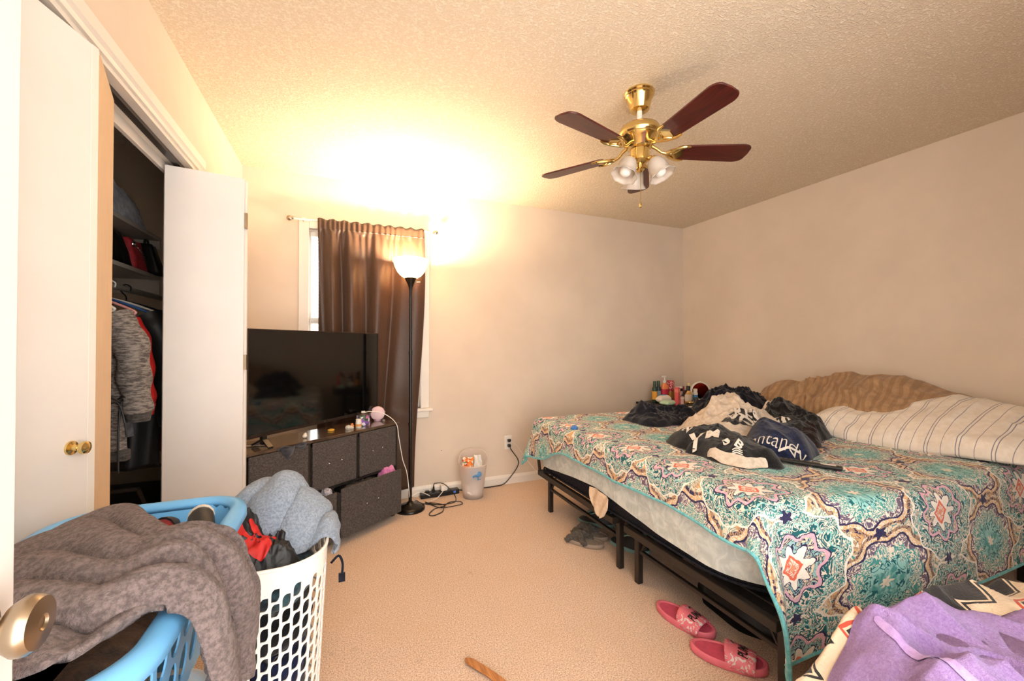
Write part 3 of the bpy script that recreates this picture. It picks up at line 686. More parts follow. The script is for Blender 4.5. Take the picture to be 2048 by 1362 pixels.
# ---------------------------------------------------------------- bed
BX0, BX1, BY0, BY1 = 1.315, 3.31, .80, 2.685
RZ = .29
bed = thing('bed_frame', ((BX0+BX1)/2, (BY0+BY1)/2, 0), 'black metal folding platform bed frame on square legs', 'bed frame')
bx, by = bed.location.x, bed.location.y
def bp(name, b, m=M['black_metal'], bv=.003, parent=None): return MB().box(b[0]-bx, b[1]-bx, b[2]-by, b[3]-by, b[4], b[5]).build(name, m, parent or bed, bevel=bv)
ymid = (BY0+BY1)/2
for (y0, y1) in ((BY0+.11, ymid-.045), (ymid+.045, BY1)):
    bp('rail', (BX0, BX0+.028, y0, y1, RZ-.035, RZ)); bp('rail', (BX1-.05, BX1-.02, y0, y1, RZ-.035, RZ))
    bp('rail', (BX0+.028, BX1-.05, y0, y0+.028, RZ-.035, RZ)); bp('rail', (BX0+.028, BX1-.05, y1-.028, y1, RZ-.035, RZ))
    lo_, hi_ = (y0+.02, y1-.03) if y0 < 1 else (y0+.03, y1-.07)
    for x in (1.385, 2.30, 3.2):
        for y in (lo_, hi_): bp('leg', (x-.016, x+.016, y-.016, y+.016, 0, RZ-.03), bv=.005)
        bp('brace', (x-.009, x+.009, lo_+.016, hi_-.016, .155, .173))
        MB().cyl((x-bx, lo_-by+.02, .165), (x-bx, lo_+.075-by, .262), .006, n=8).build('strut', M['black_metal'], bed)
        MB().cyl((x-bx, hi_-by-.02, .165), (x-bx, hi_-.075-by, .262), .006, n=8).build('strut', M['black_metal'], bed)
    for k in range(14):
        xx = BX0+.1+k*.137; MB().cyl((xx-bx, y0+.02-by, RZ-.012), (xx-bx, y1-.02-by, RZ-.012), .003, n=6).build('wire', M['black_metal'], bed)
# corner strap that stands up at the far foot corner
st = MB().tube([(BX0+.01-bx, BY1-.02-by, RZ-.01), (BX0-.006-bx, BY1-.03-by, RZ+.08), (BX0-.012-bx, BY1-.05-by, RZ+.17)], .012, 8).build('corner_post', M['black_metal'], bed, True)
# mattress: rounded slab with soft, bulging side
TOPZ = .655
def rrect(x0, x1, y0, y1, r, rn=None):
    P = []
    for (cx_, cy_, a0, r) in ((x1-r, y1-r, 0, r), (x0+r, y1-r, 90, r), (x0+(rn or r), y0+(rn or r), 180, rn or r), (x1-r, y0+r, 270, r)):
        P += [(cx_+r*math.cos(R(a0+90*i/10)), cy_+r*math.sin(R(a0+90*i/10))) for i in range(11)]
    return np.array(P)
def loft(name, secs, m, parent=None, capb=True, capt=True, dens=160, disp=None):
    """secs: list of (polygon Nx2, z)"""
    out = []
    for P, z in secs:
        d = np.r_[0, np.cumsum(np.hypot(*np.diff(np.r_[P, P[:1]], axis=0).T))]; t = np.linspace(0, d[-1], dens, endpoint=False); Q = np.r_[P, P[:1]]
        out.append(np.stack([np.interp(t, d, Q[:, 0]), np.interp(t, d, Q[:, 1]), np.full(dens, z)], -1))
    G = np.array(out)
    if disp is not None: G = disp(G)
    F = grid_faces(len(secs), dens, False, True)
    if capb: F.append(tuple(range(dens))[::-1])
    if capt: F.append(tuple(range((len(secs)-1)*dens, len(secs)*dens)))
    return mesh(name, G.reshape(-1, 3), F, m, parent, True)
M['matt_dark'] = mat_weave('navy_mattress_border', (22, 22, 28), (44, 44, 54), 260)
def msec(ins, z): return (rrect(BX0+.02+ins, BX1-.0-ins*.3, BY0+.11+ins, BY1+.0-ins, .09, .34), z)
mt = loft('mattress', [msec(.02, RZ+.001), msec(.006, RZ+.02), msec(-.004, .40), msec(-.012, .50), msec(-.006, .59), msec(.02, .63), msec(.06, TOPZ-.012)], M['matt_dark'])
tag(mt, 'thick navy sided mattress lying on the metal bed frame', 'mattress')
MB().tube([(p[0], p[1], RZ+.018) for p in rrect(BX0+.018, BX1-.0, BY0+.11, BY1, .09, .34)], .006, 6, True).build('piping', M['matt_dark'], mt, True)
# fitted sheet: wavy hem on the foot and near sides
def sheet():
    n = 300; m_, t, b = new_mat('pale_grey_fitted_sheet'); co = coord(t); nz = noise(t, scalev(t, co, (1, 1, 1)), 14, 4, .6, 1.5)
    c = cmix(t, nz.step(.35, .7), srgb(192, 200, 198), srgb(222, 228, 224)); t.links.new(c.k, b.inputs['Base Color']); setp(b, Roughness=.75, Sheen_Weight=.2); bump(t, b, noise(t, scalev(t, co, (1, 1, .5)), 9, 4, .6, 1.), .6, .02)
    hy = [.8, .92, 1.01, 1.19, 1.46, 1.66, 1.78, 1.95, 2.2, 2.36, 2.5, 2.68]; hz = [.335, .345, .335, .333, .346, .37, .385, .404, .385, .365, .345, .34]
    secs = []
    for f in np.linspace(0, 1, 16):
        secs.append(f)
    P0 = rrect(BX0+.02, BX1, BY0+.11, BY1, .09, .34); d = np.r_[0, np.cumsum(np.hypot(*np.diff(np.r_[P0, P0[:1]], axis=0).T))]; t_ = np.linspace(0, d[-1], n, endpoint=False); Q = np.r_[P0, P0[:1]]
    px = np.interp(t_, d, Q[:, 0]); py = np.interp(t_, d, Q[:, 1]); cx_, cy_ = (BX0+BX1)/2, (BY0+BY1)/2
    zh = np.interp(py, hy, hz); V = []
    for f in secs:
        z = zh+(TOPZ-.02-zh)*f
        bul = np.interp(z, [.29, .34, .42, .52, .6, .635], [.010, .016, .026, .033, .022, -.004])+.012*(fbm(t_*5, z*9, 3)-.5)
        nx = np.gradient(py); ny = -np.gradient(px); l = np.hypot(nx, ny)+1e-9; s_ = np.sign((nx*(px-cx_)+ny*(py-cy_)).mean())
        V.append(np.stack([np.minimum(px+s_*nx/l*bul, XR-.006), py+s_*ny/l*bul, z], -1))
    for f in (.04, .10, .3, .6, .9): V.append(np.stack([px+(cx_-px)*f, py+(cy_-py)*f, np.full(n, TOPZ-.008+.004*min(1, f*5))], -1))
    A = np.concatenate(V); F = grid_faces(len(V), n, False, True); F.append(tuple(range((len(V)-1)*n, len(V)*n)))
    o = mesh('fitted_sheet', A, F, m_, None, True)
    return tag(o, 'pale grey fitted sheet showing below the patterned quilt', 'bed sheet')
sheet()
# quilt ------------------------------------------------------------------
def mat_quilt():
    m, t, b = new_mat('teal_medallion_quilt'); uvn = t.nodes.new('ShaderNodeUVMap'); uv = S(t, uvn.outputs[0])
    nA = noise(t, uv, 16, 3, .6); nB = noise(t, scalev(t, uv, (1, 1, 1)), 15, 3, .6, .4)
    x, y, _ = sep(t, uv); x = x+(nA-.5)*.030; y = y+(nB-.5)*.030
    fine = noise(t, uv, 21, 3, .55, 1.6); fine2 = noise(t, uv, 15, 3, .55, 2.0); big = noise(t, uv, 5.5, 3, .6, .5)
    dots = voro(t, uv, 60)
    ln = (((fine*9.0).fract()-.5).abs()).lt(.20); ln2 = (((fine2*7.0).fract()-.5).abs()).lt(.19)
    cream = srgb(234, 225, 211); teal = srgb(74, 152, 152); dteal = srgb(22, 98, 108); navy = srgb(46, 44, 84); tan = srgb(214, 172, 122); coral = srgb(224, 108, 84); pink = srgb(222, 178, 196); ltq = srgb(150, 206, 204); brown = srgb(176, 142, 112); white = srgb(242, 236, 228)
    PU, PV = .32, .66
    def local(ox, oy):
        a = ((x+ox)/PU).fract()-.5; c = ((y+oy)/PV).fract()-.5
        return a*PU/.158, c*PV/.200
    # background
    col = cmix(t, fine.step(.44, .5), cream, srgb(226, 208, 184))
    col = cmix(t, big.step(.52, .58), col, cmix(t, fine2.step(.45, .55), tan, cream))
    col = cmix(t, ln2, col, cmix(t, big.step(.4, .6), srgb(84, 148, 150), brown))
    col = cmix(t, (fine2.gt(.62)), col, teal)
    col = cmix(t, (fine.gt(.66)), col, navy)
    def medal(col, du, dv, kind):
        r = (du*du+dv*dv).sqrt(); th = du.atan2(dv); tear = r*((th.cos()*.10)+1.0)
        def ring(col, k, lob, n, c, ph=0.0):
            e = tear-((th*float(n)+ph).cos()*lob+k); return cmix(t, e.lt(0.0), col, c), e
        if kind == 'A':
            swirl = cmix(t, ln, cmix(t, fine2.step(.4, .6), teal, dteal), cream)
            col, _ = ring(col, 1.02, .05, 10, white); col, _ = ring(col, .98, .05, 10, swirl)
            col, e = ring(col, .80, .05, 14, ltq); col, e = ring(col, .77, .05, 14, cmix(t, ln2, dteal, cream))
            col, _ = ring(col, .62, .075, 8, navy); col, _ = ring(col, .595, .075, 8, pink)
            inner = cmix(t, ln, cmix(t, fine.step(.42, .56), srgb(236, 214, 186), srgb(150, 196, 196)), navy)
            col, _ = ring(col, .53, .07, 8, inner)
            col, _ = ring(col, .36, .09, 8, navy); col, _ = ring(col, .335, .09, 8, white)
            d = du.abs()+dv.abs()*1.15
            col = cmix(t, d.lt(.26), col, coral); col = cmix(t, d.lt(.19), col, cmix(t, ln, cream, coral)); col = cmix(t, d.lt(.08), col, srgb(220, 150, 120))
        else:
            col, _ = ring(col, 1.0, .06, 9, cmix(t, ln2, brown, navy)); col, _ = ring(col, .93, .06, 9, cmix(t, ln, tan, cream))
            col, _ = ring(col, .85, .06, 9, navy); col, _ = ring(col, .81, .06, 9, cmix(t, ln2, srgb(110, 96, 120), cream))
            col, _ = ring(col, .70, .05, 12, cmix(t, ln, teal, cream)); col, _ = ring(col, .46, .06, 12, cmix(t, ln2, ltq, dteal))
            col, _ = ring(col, .27, .08, 6, cmix(t, fine.step(.4, .6), teal, ltq)); col, _ = ring(col, .10, .03, 6, cream)
        return col
    b1, b2 = local(.16, .33+.01); col = medal(col, b1, b2, 'B')
    a1, a2 = local(0.0, .01); col = medal(col, a1, a2, 'A')
    # small navy flowers between the medallions
    for (ox, oy) in ((.16, .0), (0.0, .33)):
        e1, e2 = local(ox, oy+.01); rr = (e1*e1+e2*e2).sqrt(); th = e1.atan2(e2)
        col = cmix(t, (rr-((th*5.0).cos()*.03+.11)).lt(0.0), col, navy)
    col = cmix(t, dots.lt(.12)*.5, col, white)
    t.links.new(col.k, b.inputs['Base Color']); setp(b, Roughness=.85, Sheen_Weight=.15, Specular_IOR_Level=.2)
    q = noise(t, uv, 26, 3, .6, .8); bump(t, b, q+fine*.3, .55, .012); return m
M['quilt'] = mat_quilt(); M['teal_bind'] = fabric('teal_binding', (120, 196, 204), (92, 170, 180), 60, .3)
QX_EDGE = BX0-.012    # foot edge of the mattress
QY_NEAR, QY_FAR = BY0-.012, BY1+.012
def quilt_xyz(A, B):
    """A: distance outward past the foot edge; B: y in flat cloth coordinates"""
    rr = .055
    top = TOPZ+.012
    a = A; QN = QY_NEAR+.030+.13*sst(-.60, -.02, A); bn = QN-B; bf = B-QY_FAR
    def hang(d):        # outward travel + drop for an overhang d (arc then vertical with slight flare)
        d = np.maximum(d, 0); q = rr*PI/2; ang = np.minimum(d, q)/rr
        return rr*np.sin(ang)+np.maximum(d-q, 0)*.07, rr*(1-np.cos(ang))+np.maximum(d-q, 0)*.995
    ap = np.maximum(a+rr*.55, 0); bp_ = np.maximum(bn+rr*.55, 0); fp_ = np.maximum(bf+rr*.55, 0)
    b2 = np.maximum(bp_, fp_); rho = np.hypot(ap, b2)
    out, drop = hang(rho); ux = ap/np.maximum(rho, 1e-6); uy = b2/np.maximum(rho, 1e-6)
    crn = ap*b2/np.maximum(rho**2, 1e-6)      # 0 on the sides, .5 on the diagonal
    out = out*(1+.9*crn*2*sst(.05, .4, rho))+.030*np.sin(np.arctan2(uy, ux)*8)*crn*2*sst(.1, .4, rho)
    drop = drop*(1-.05*crn*2)
    sgn = np.where(bp_ > 0, -1.0, 1.0)
    inx = np.minimum(a, -rr*.55); x = QX_EDGE-inx-rr*.55*0-out*ux-rr*.0
    x = np.where(a > -rr*.55, QX_EDGE+rr*.55-out*ux, QX_EDGE-a)
    y = np.clip(B, QN+rr*.55, QY_FAR-rr*.55)+sgn*out*uy
    wav = .014*(fbm(A*3.2, B*3.2, 71, 3)-.5)+.006*(ridge(A*7, B*7, 73)-.5)
    z = top-drop+wav*np.exp(-rho*9)
    # slack of the hanging parts
    sw = .020*(fbm(B*5.5, A*1.5+3, 81, 2)-.5)*sst(.05, .25, rho)
    x = x-sw*ux*1.6; y = y+sgn*sw*uy*1.6
    sag = -.022*np.exp(-(((A+.95)/.5)**2+((B-1.75)/.7)**2)); z = z+sag*np.exp(-rho*9)
    return x, y, z
def a_edge(B):           # the foot-side hem is uneven
    return .150+.010*np.sin(B*7.5)+.012*(vnoise(B*6, B*0, 12)-.5)*2+.105*sst(2.15, 2.60, B)+.05*(1-sst(.45, .95, B))
BN, BF = .44, 2.96
def quilt():
    nb, na = 430, 330; Bl = np.linspace(BN, BF, nb); T = np.linspace(0, 1, na); Bg, Tg = np.meshgrid(Bl, T, indexing='ij')
    Ag = -1.50+(a_edge(Bg)+1.50)*Tg
    x, y, z = quilt_xyz(Ag, Bg)
    V = np.stack([x, y, z], -1).reshape(-1, 3); uv = np.stack([Bg-.896, Ag+.397], -1).reshape(-1, 2)
    o = mesh('quilt', V, grid_faces(nb, na), M['quilt'], None, True, uv); solid(o, .007, 0)
    tag(o, 'teal, cream and coral medallion quilt spread over the bed', 'quilt')
    def rim(bs, as_): x, y, z = quilt_xyz(as_, bs); return np.stack([x, y, z], -1)
    P = np.concatenate([rim(np.full(200, BN), np.linspace(-1.5, float(a_edge(np.array([BN]))[0]), 200)), rim(Bl, a_edge(Bl)), rim(np.full(200, BF), np.linspace(float(a_edge(np.array([BF]))[0]), -1.5, 200))])
    MB().tube(P[::2], .0075, 6).build('binding', M['teal_bind'], o, True)
    return o
quilt()
def bedz(x, y):
    A = QX_EDGE-x
    wav = .014*(fbm(A*3.2, y*3.2, 71, 3)-.5)+.006*(ridge(A*7, y*7, 73)-.5); sag = -.022*np.exp(-(((A+.95)/.5)**2+((y-1.75)/.7)**2))
    return TOPZ+.012+.004+wav+sag
# ---------------------------------------------------------------- pillows
def mat_stripe(name, base, line, per, wid, soft=False, base2=None):
    m, t, b = new_mat(name); uvn = t.nodes.new('ShaderNodeUVMap'); x, y, _ = sep(t, S(t, uvn.outputs[0])); co = coord(t); nz = noise(t, co, 30, 3)
    x = x+(noise(t, co, 6, 2)-.5)*.01; f = (x/per).fract(); l = f.lt(wid)
    if not soft: l = l.max(((f-.12).abs()).lt(wid*.5)).max(((f-.55).abs()).lt(wid*.35))
    c = cmix(t, nz.step(.3, .7), srgb(*base), srgb(*(base2 or base))); c = cmix(t, l*(.45 if soft else .75), c, srgb(*line))
    t.links.new(c.k, b.inputs['Base Color']); setp(b, Roughness=.8, Sheen_Weight=.2, Specular_IOR_Level=.2); bump(t, b, noise(t, co, 14, 4, .6, .8), .35, .012); return m
def axes(cx_, cy_, cz_, ex, ey):
    ex = Vector(ex).normalized(); ey = Vector(ey); ey = (ey-ex*ey.dot(ex)).normalized(); ez = ex.cross(ey)
    return Matrix(((ex.x, ey.x, ez.x, cx_), (ex.y, ey.y, ez.y, cy_), (ex.z, ey.z, ez.z, cz_), (0, 0, 0, 1)))
wp = pillow('striped_pillow', .98, .62, .15, axes(2.93, 1.20, .772, (0, -1, .0), (.95, 0, .31)), mat_stripe('white_blue_stripe_cotton', (236, 230, 222), (74, 84, 124), .115, .03, base2=(226, 218, 208)), 11, .026, flop=lambda x, y: .02*np.sin(x*7+y*3)-.03*sst(.15, .3, y)*0, n=90, k=60)
tag(wp, 'white pillow with thin blue stripes lying under the tan pillow', 'pillow')
wp2 = pillow('striped_pillow', .50, .50, .13, axes(3.02, .72, .775, (.10, -1, .02), (.95, 0.1, .34)), wp.data.materials[0], 17, .026)
tag(wp2, 'white blue-striped pillow at the right picture edge of the bed', 'pillow')
tp = pillow('tan_pillow', 1.20, .40, .15, axes(3.03, 1.67, .845, (.02, -.99, .125), (.72, .0, .69)), mat_stripe('tan_sateen', (176, 144, 110), (128, 100, 74), .042, .45, True, (158, 126, 94)), 23, .040, flop=lambda x, y: -.19*sst(.22, .62, x)*(.55+y/.4)-.07*sst(-.25, -.62, x)*(.5+y/.4)+.018*np.sin(x*9+y*5), fold=.11, n=120, k=60)
tag(tp, 'long crumpled tan striped pillow leaning on the right wall', 'pillow')
# ---------------------------------------------------------------- clothes and throws heaped on the bed
h1 = Heap([(1.84, 2.38), (1.87, 2.15), (2.05, 2.10), (2.31, 2.06), (2.50, 2.14), (2.52, 2.34), (2.24, 2.50), (2.0, 2.52)], bedz, .075, 5, .10, .9, .6, peaks=((1.98, 2.36, .07, .05),), wob=.12)
h1.build('navy_shirt', M['navy'], 'crumpled navy shirt on the far side of the quilt, left of the lettered throw', 'clothing')
h2 = Heap([(2.34, 2.10), (2.62, 2.0), (2.95, 1.98), (3.12, 2.12), (3.05, 2.45), (2.7, 2.5), (2.42, 2.36)], bedz, .12, 8, .14, .75, .6, peaks=((2.72, 2.25, .18, .07), (2.98, 2.2, .14, .05)), wob=.08)
h2.build('navy_hoodie', M['navy'], 'dark navy hoodie heaped behind the cream throw in the bed corner', 'clothing')
thr = thing('throw_blanket', (2.1, 1.6, TOPZ), 'black and cream fleece throw with white lettering bunched on the quilt', 'throw blanket')
def under(o): o.parent = thr; o.matrix_parent_inverse = Matrix.Translation(-Vector(thr.location)); return o
b_ = Heap([(1.82, 1.70), (1.92, 1.50), (2.2, 1.46), (2.55, 1.62), (2.72, 1.86), (2.55, 2.06), (2.25, 2.12), (1.96, 1.98)], bedz, .10, 31, .16, .8, .7, peaks=((2.24, 1.88, .17, .125), (2.0, 1.70, .12, .03)), thick=.012, wob=.10)
under(b_.build('cream_fold', M['cream_fleece'], None, None))
a_ = Heap([(1.64, 1.72), (1.585, 1.48), (1.60, 1.28), (1.73, 1.19), (1.83, 1.26), (1.90, 1.46), (1.94, 1.66), (1.80, 1.80)], bedz, .075, 36, .15, .6, .5, peaks=((1.76, 1.60, .12, .050),), thick=.012, wob=.12)
under(a_.build('black_fold', M['black_fleece'], None, None))
d_ = Heap([(2.30, 1.46), (2.62, 1.48), (2.86, 1.70), (2.92, 1.92), (2.68, 1.98), (2.46, 1.84), (2.30, 1.66)], bedz, .10, 41, .15, .75, .6, peaks=((2.66, 1.78, .14, .07),), thick=.012, wob=.08)
under(d_.build('black_fold', M['black_fleece'], None, None))
def band(hp, pts, wid, m, name, lift=.0028, nseg=40):
    P = cr(np.array(pts, float), nseg); T = np.gradient(P, axis=0); T /= np.linalg.norm(T, axis=1, keepdims=True); N = np.stack([-T[:, 1], T[:, 0]], -1)
    w = np.linspace(-.5, .5, 9); tp_ = np.sin(np.linspace(0, PI, nseg))**.25
    G = P[:, None]+N[:, None]*w[None, :, None]*wid*tp_[:, None, None]
    z = hp.h(G[..., 0], G[..., 1])+lift
    return mesh(name, np.concatenate([G, z[..., None]], -1).reshape(-1, 3), grid_faces(nseg, 9), m, hp.o, True)
LW = M['lettering_white']
band(b_, [spot(b_, 1450, 843), spot(b_, 1490, 838), spot(b_, 1530, 842)], .15, M['black_fleece'], 'black_panel')
b_.letters('KES', *spot(b_, 1494, 831), .085, LW, .08, bold=.002, lift=.006, sy=1.3); b_.letters('YOUR', *spot(b_, 1510, 850), .105, LW, .12, bold=.003, lift=.006, sy=1.3)
a_.letters('Y', *spot(a_, 1392, 880), .115, LW, -.15, bold=.004, sy=1.25, lift=.005); a_.letters('M', *spot(a_, 1425, 872), .085, LW, -.1, bold=.003, sy=1.25, lift=.005); a_.letters('S', *spot(a_, 1452, 884), .06, LW, .2, bold=.003, lift=.005); a_.letters('2', *spot(a_, 1374, 860), .07, LW, .6, bold=.003, lift=.005); a_.letters('B', *spot(a_, 1478, 892), .055, LW, -.5, bold=.002, lift=.005)
for k in range(3): band(a_, [spot(a_, 1464, 903+4*k), spot(a_, 1474, 900+4*k), spot(a_, 1486, 905+4*k)], .005, LW, 'lettering', .005, 14)
d_.letters('OO', *spot(d_, 1528, 813), .085, LW, -.5, bold=.004, sy=1.3, lift=.005); d_.letters('TS', *spot(d_, 1556, 838), .095, LW, -.5, bold=.004, sy=1.3, lift=.005)
band(a_, [spot(a_, 1415, 907), spot(a_, 1450, 919), spot(a_, 1490, 928), spot(a_, 1515, 931), spot(a_, 1535, 928)], .032, M['cream_fleece'], 'cream_border', .004)
n_ = Heap([(1.84, 1.44), (1.86, 1.30), (2.02, 1.23), (2.28, 1.35), (2.40, 1.50), (2.24, 1.60), (2.02, 1.56)], bedz, .085, 52, .2, .5, .55, peaks=((2.08, 1.44, .13, .06),), thick=.012, wob=.07)
n_.build('navy_fleece_blanket', M['navy_fleece'], 'navy fleece blanket with white script in front of the cream throw', 'throw blanket')
n_.letters('antandy', *spot(n_, 1550, 884), .072, LW, .06, shear=.45, bold=-.0008, sy=1.35, lift=.006)
band(n_, [spot(n_, 1556, 906), spot(n_, 1572, 899), spot(n_, 1588, 902), spot(n_, 1602, 908)], .008, LW, 'script_swash', .006)
dk = Heap([(2.26, 1.52), (2.33, 1.38), (2.46, 1.44), (2.62, 1.55), (2.56, 1.63), (2.42, 1.62)], bedz, .07, 57, .1, .8, .6)
dk.build('black_maroon_scarf', fabric('black_maroon_print', (34, 24, 26), (86, 36, 34), 22, .3, lo=.3, hi=.45), 'dark maroon-flecked scarf between navy fleece and striped pillow', 'clothing')
# black hair straightener / remote on the quilt
rm = thing('remote_control', (1.895, 1.175, float(bedz(np.array(1.9), np.array(1.18)))+.006), 'slim black remote control with a white label lying on the quilt', 'remote control', R(-62))
MB().box(-.135, .13, -.019, .019, 0, .016).build('body', M['black_plastic'], rm, bevel=.006)
MB().box(.055, .108, -.008, .008, .0162, .0172).build('label', M['lettering_white'], rm)
for i in range(6): MB().cyl((-.10+i*.02, .0, .016), (-.10+i*.02, 0, .0178), .005, n=10).build('button', mat('dark_grey_rubber', (50, 50, 52), .6) if i == 0 else bpy.data.materials['dark_grey_rubber'], rm)
# blue pompon on the quilt
def fluff(name, c, r, m, seed, n=24):
    V = []; k = n//2
    for i in range(k+1):
        for j in range(n):
            t_, p_ = PI*i/k, 2*PI*j/n; d = r*(1+.35*(vnoise(np.array(3*math.sin(t_)*math.cos(p_)+9), np.array(3*math.sin(t_)*math.sin(p_)+3*math.cos(t_)+9), seed)-.5)*2)
            V.append((c[0]+d*math.sin(t_)*math.cos(p_), c[1]+d*math.sin(t_)*math.sin(p_), c[2]-d*math.cos(t_)*.8))
    return mesh(name, V, grid_faces(k+1, n, False, True), m, None, True)
tag(fluff('blue_hair_tie', (1.345, 2.22, TOPZ+.026), .022, fabric('blue_scrunchie', (96, 146, 206), (60, 106, 176), 60, .6), 4), 'small blue scrunchie on the far corner of the quilt', 'hair tie')
# cream cloth label hanging under the mattress
o, _ = patch('cloth_scrap', [[(1.306, 1.99, .395), (1.305, 1.90, .40), (1.302, 1.80, .385)], [(1.296, 1.97, .35), (1.292, 1.885, .35), (1.294, 1.80, .345)], [(1.285, 1.93, .31), (1.283, 1.875, .30), (1.290, 1.815, .315)], [(1.286, 1.885, .285), (1.283, 1.865, .265), (1.290, 1.83, .285)]], 24, 24, fabric('beige_cotton', (226, 202, 176), (206, 178, 150), 20, .2), .002, lambda U, V: .006*np.sin(V*14+U*5))
tag(o, 'beige cloth corner sticking out between bed rail and fitted sheet', 'cloth')
# ---------------------------------------------------------------- pile in the right foreground
def mat_geo():
    m, t, b = new_mat('black_cream_red_southwest_fleece'); x, y, z = sep(t, coord(t)); n = noise(t, coord(t), 12, 2)
    u = x*.8+z*.9+(n-.5)*.02; v = y*1.1-z*.6
    zig = (((u/.11).fract()-.5).abs())*.11+v; f = (zig/.17).fract()
    c = cmix(t, f.lt(.42), srgb(228, 208, 182), srgb(46, 44, 46)); c = cmix(t, ((f-.5).abs()).lt(.035), c, srgb(206, 84, 66)); c = cmix(t, ((f-.92).abs()).lt(.03), c, srgb(40, 38, 40))
    t.links.new(c.k, b.inputs['Base Color']); setp(b, Roughness=.95, Sheen_Weight=.2); bump(t, b, noise(t, coord(t), 160, 2), .5, .006); return m
g_ = Heap([(.875, .66), (1.20, .70), (1.55, .66), (1.90, .60), (2.10, .40), (2.0, .02), (1.55, -.12), (1.05, -.02), (.86, .30)], 0.0, .43, 61, .35, .30, .17, peaks=((1.78, .42, .25, .085), (1.2, .45, .2, .03)), thick=.02, wob=.03)
g_.build('southwest_blanket', mat_geo(), 'black and cream zigzag fleece blanket heaped at the lower right picture corner', 'blanket')
p_ = Heap([(1.03, .60), (1.28, .625), (1.52, .56), (1.70, .36), (1.62, .06), (1.35, -.05), (1.06, .08), (1.0, .38)], lambda x, y: g_.h(x, y)+.004, .05, 66, .2, .6, .30, stretch=(2.2, 1), ang=.9, thick=.012, wob=.03)
p_.build('purple_towel', M['purple'], 'lilac terry towel spread on top of the zigzag blanket', 'towel')
band(p_, [(1.10, .06), (1.13, .28), (1.16, .47), (1.20, .585)], .022, fabric('lilac_hem', (196, 166, 224), (180, 148, 212), 60, .3), 'hem', .004)
# ---------------------------------------------------------------- laundry baskets
def cellwall(ring, ncol, nrow, z0, z1, hole, stag=True, pad=.0):
    V = []; F = []
    sq = [(t, -1) for t in (-1, -.5, 0, .5)]+[(1, t) for t in (-1, -.5, 0, .5)]+[(t, 1) for t in (1, .5, 0, -.5)]+[(-1, t) for t in (1, .5, 0, -.5)]
    h = (z1-z0)/(nrow+(.5 if stag else 0))
    def put(s, z): x, y = ring(s, z); V.append((x, y, z)); return len(V)-1
    for c in range(ncol):
        s0, s1 = c/ncol, (c+1)/ncol; off = (h/2 if (c % 2 and stag) else 0)
        cuts = []
        if off: cuts.append((z0, z0+off))
        if stag and not off: cuts.append((z1-h/2, z1))
        for (a, b) in cuts: F.append((put(s0, a), put(s1, a), put(s1, b), put(s0, b)))
        for r in range(nrow):
            za = z0+off+r*h; zc = za+h/2; sc = (s0+s1)/2; ds = (s1-s0)/2
            A = [put(sc+px*ds, zc+py*h/2) for px, py in sq]; B = [put(sc+q[0]*ds, zc+q[1]*h/2) for q in map(hole, sq)]
            F += [(A[i], A[(i+1) % 16], B[(i+1) % 16], B[i]) for i in range(16)]
    return V, F
def leaf(q):
    x, y = q
    if x*y < 0: x, y = x*math.sqrt(1-y*y/2), y*math.sqrt(1-x*x/2)
    return (.74*x, .86*y)
def oval(q):
    x, y = q; x, y = x*math.sqrt(1-y*y/2), y*math.sqrt(1-q[0]*q[0]/2); return (.74*x, .84*y)
def ringfn(x0, x1, y0, y1, r, bot, z0, z1):
    P = rrect(x0, x1, y0, y1, r); Q = np.r_[P, P[:1]]; d = np.r_[0, np.cumsum(np.hypot(*np.diff(Q, axis=0).T))]; cx_, cy_ = (x0+x1)/2, (y0+y1)/2
    def f(s, z):
        t_ = (s % 1)*d[-1]; x = np.interp(t_, d, Q[:, 0]); y = np.interp(t_, d, Q[:, 1]); k = bot+(1-bot)*(z-z0)/(z1-z0); return (cx_+(x-cx_)*k, cy_+(y-cy_)*k)
    return f, P, (cx_, cy_)
def basket(name, label, box, r, bot, z0, z1, ncol, nrow, hole, m, rim, stag=True, band_=.05, tb=.003, rimw=None):
    ring, P, c = ringfn(*box, r, bot, z0, z1); t = thing(name, (c[0], c[1], z0), label, 'laundry basket')
    V, F = cellwall(ring, ncol, nrow, z0+.03, z1-band_, hole, stag)
    mb = MB(); mb.add(V, F); n = ncol*2
    for (a, b) in ((z0, z0+.03), (z1-band_, z1)):
        W_ = [(*ring(i/n, z), z) for z in (a, b) for i in range(n)]; mb.add(W_, [(i, (i+1) % n, n+(i+1) % n, n+i) for i in range(n)])
    o = mesh('basket_wall', [(v[0]-c[0], v[1]-c[1], v[2]-z0) for v in mb.V], mb.F, m, t, False); solid(o, tb, 0)
    W_ = [(*ring(i/n, z0), 0.001) for i in range(n)]; fl_ = mesh('basket_floor', [(v[0]-c[0], v[1]-c[1], .002) for v in W_], [tuple(range(n))], m, t); solid(fl_, .003, 0)
    nn = 160
    if rimw:      # broad rolled rim
        prof = [(-.004, -.012), (-.004, .0), (.002, .007), (.014, .010), (.026, .006), (.032, -.004), (.033, -.022), (.029, -.022), (.028, -.004), (.02, .002), (.004, .0)]
    else: prof = [(rim*math.cos(2*PI*i/8), rim*math.sin(2*PI*i/8)) for i in range(8)]
    Vr = []
    for i in range(nn):
        x, y = ring(i/nn, z1); x2, y2 = ring((i+.5)/nn, z1); x0_, y0_ = ring((i-.5)/nn, z1); tx, ty = x2-x0_, y2-y0_; l = math.hypot(tx, ty); nx, ny = ty/l, -tx/l
        Vr += [(x+nx*a-c[0], y+ny*a-c[1], z1+b-z0) for a, b in prof]
    ro = mesh('rim', Vr, grid_faces(nn, len(prof), True, True), m, t, True)
    return t, ring
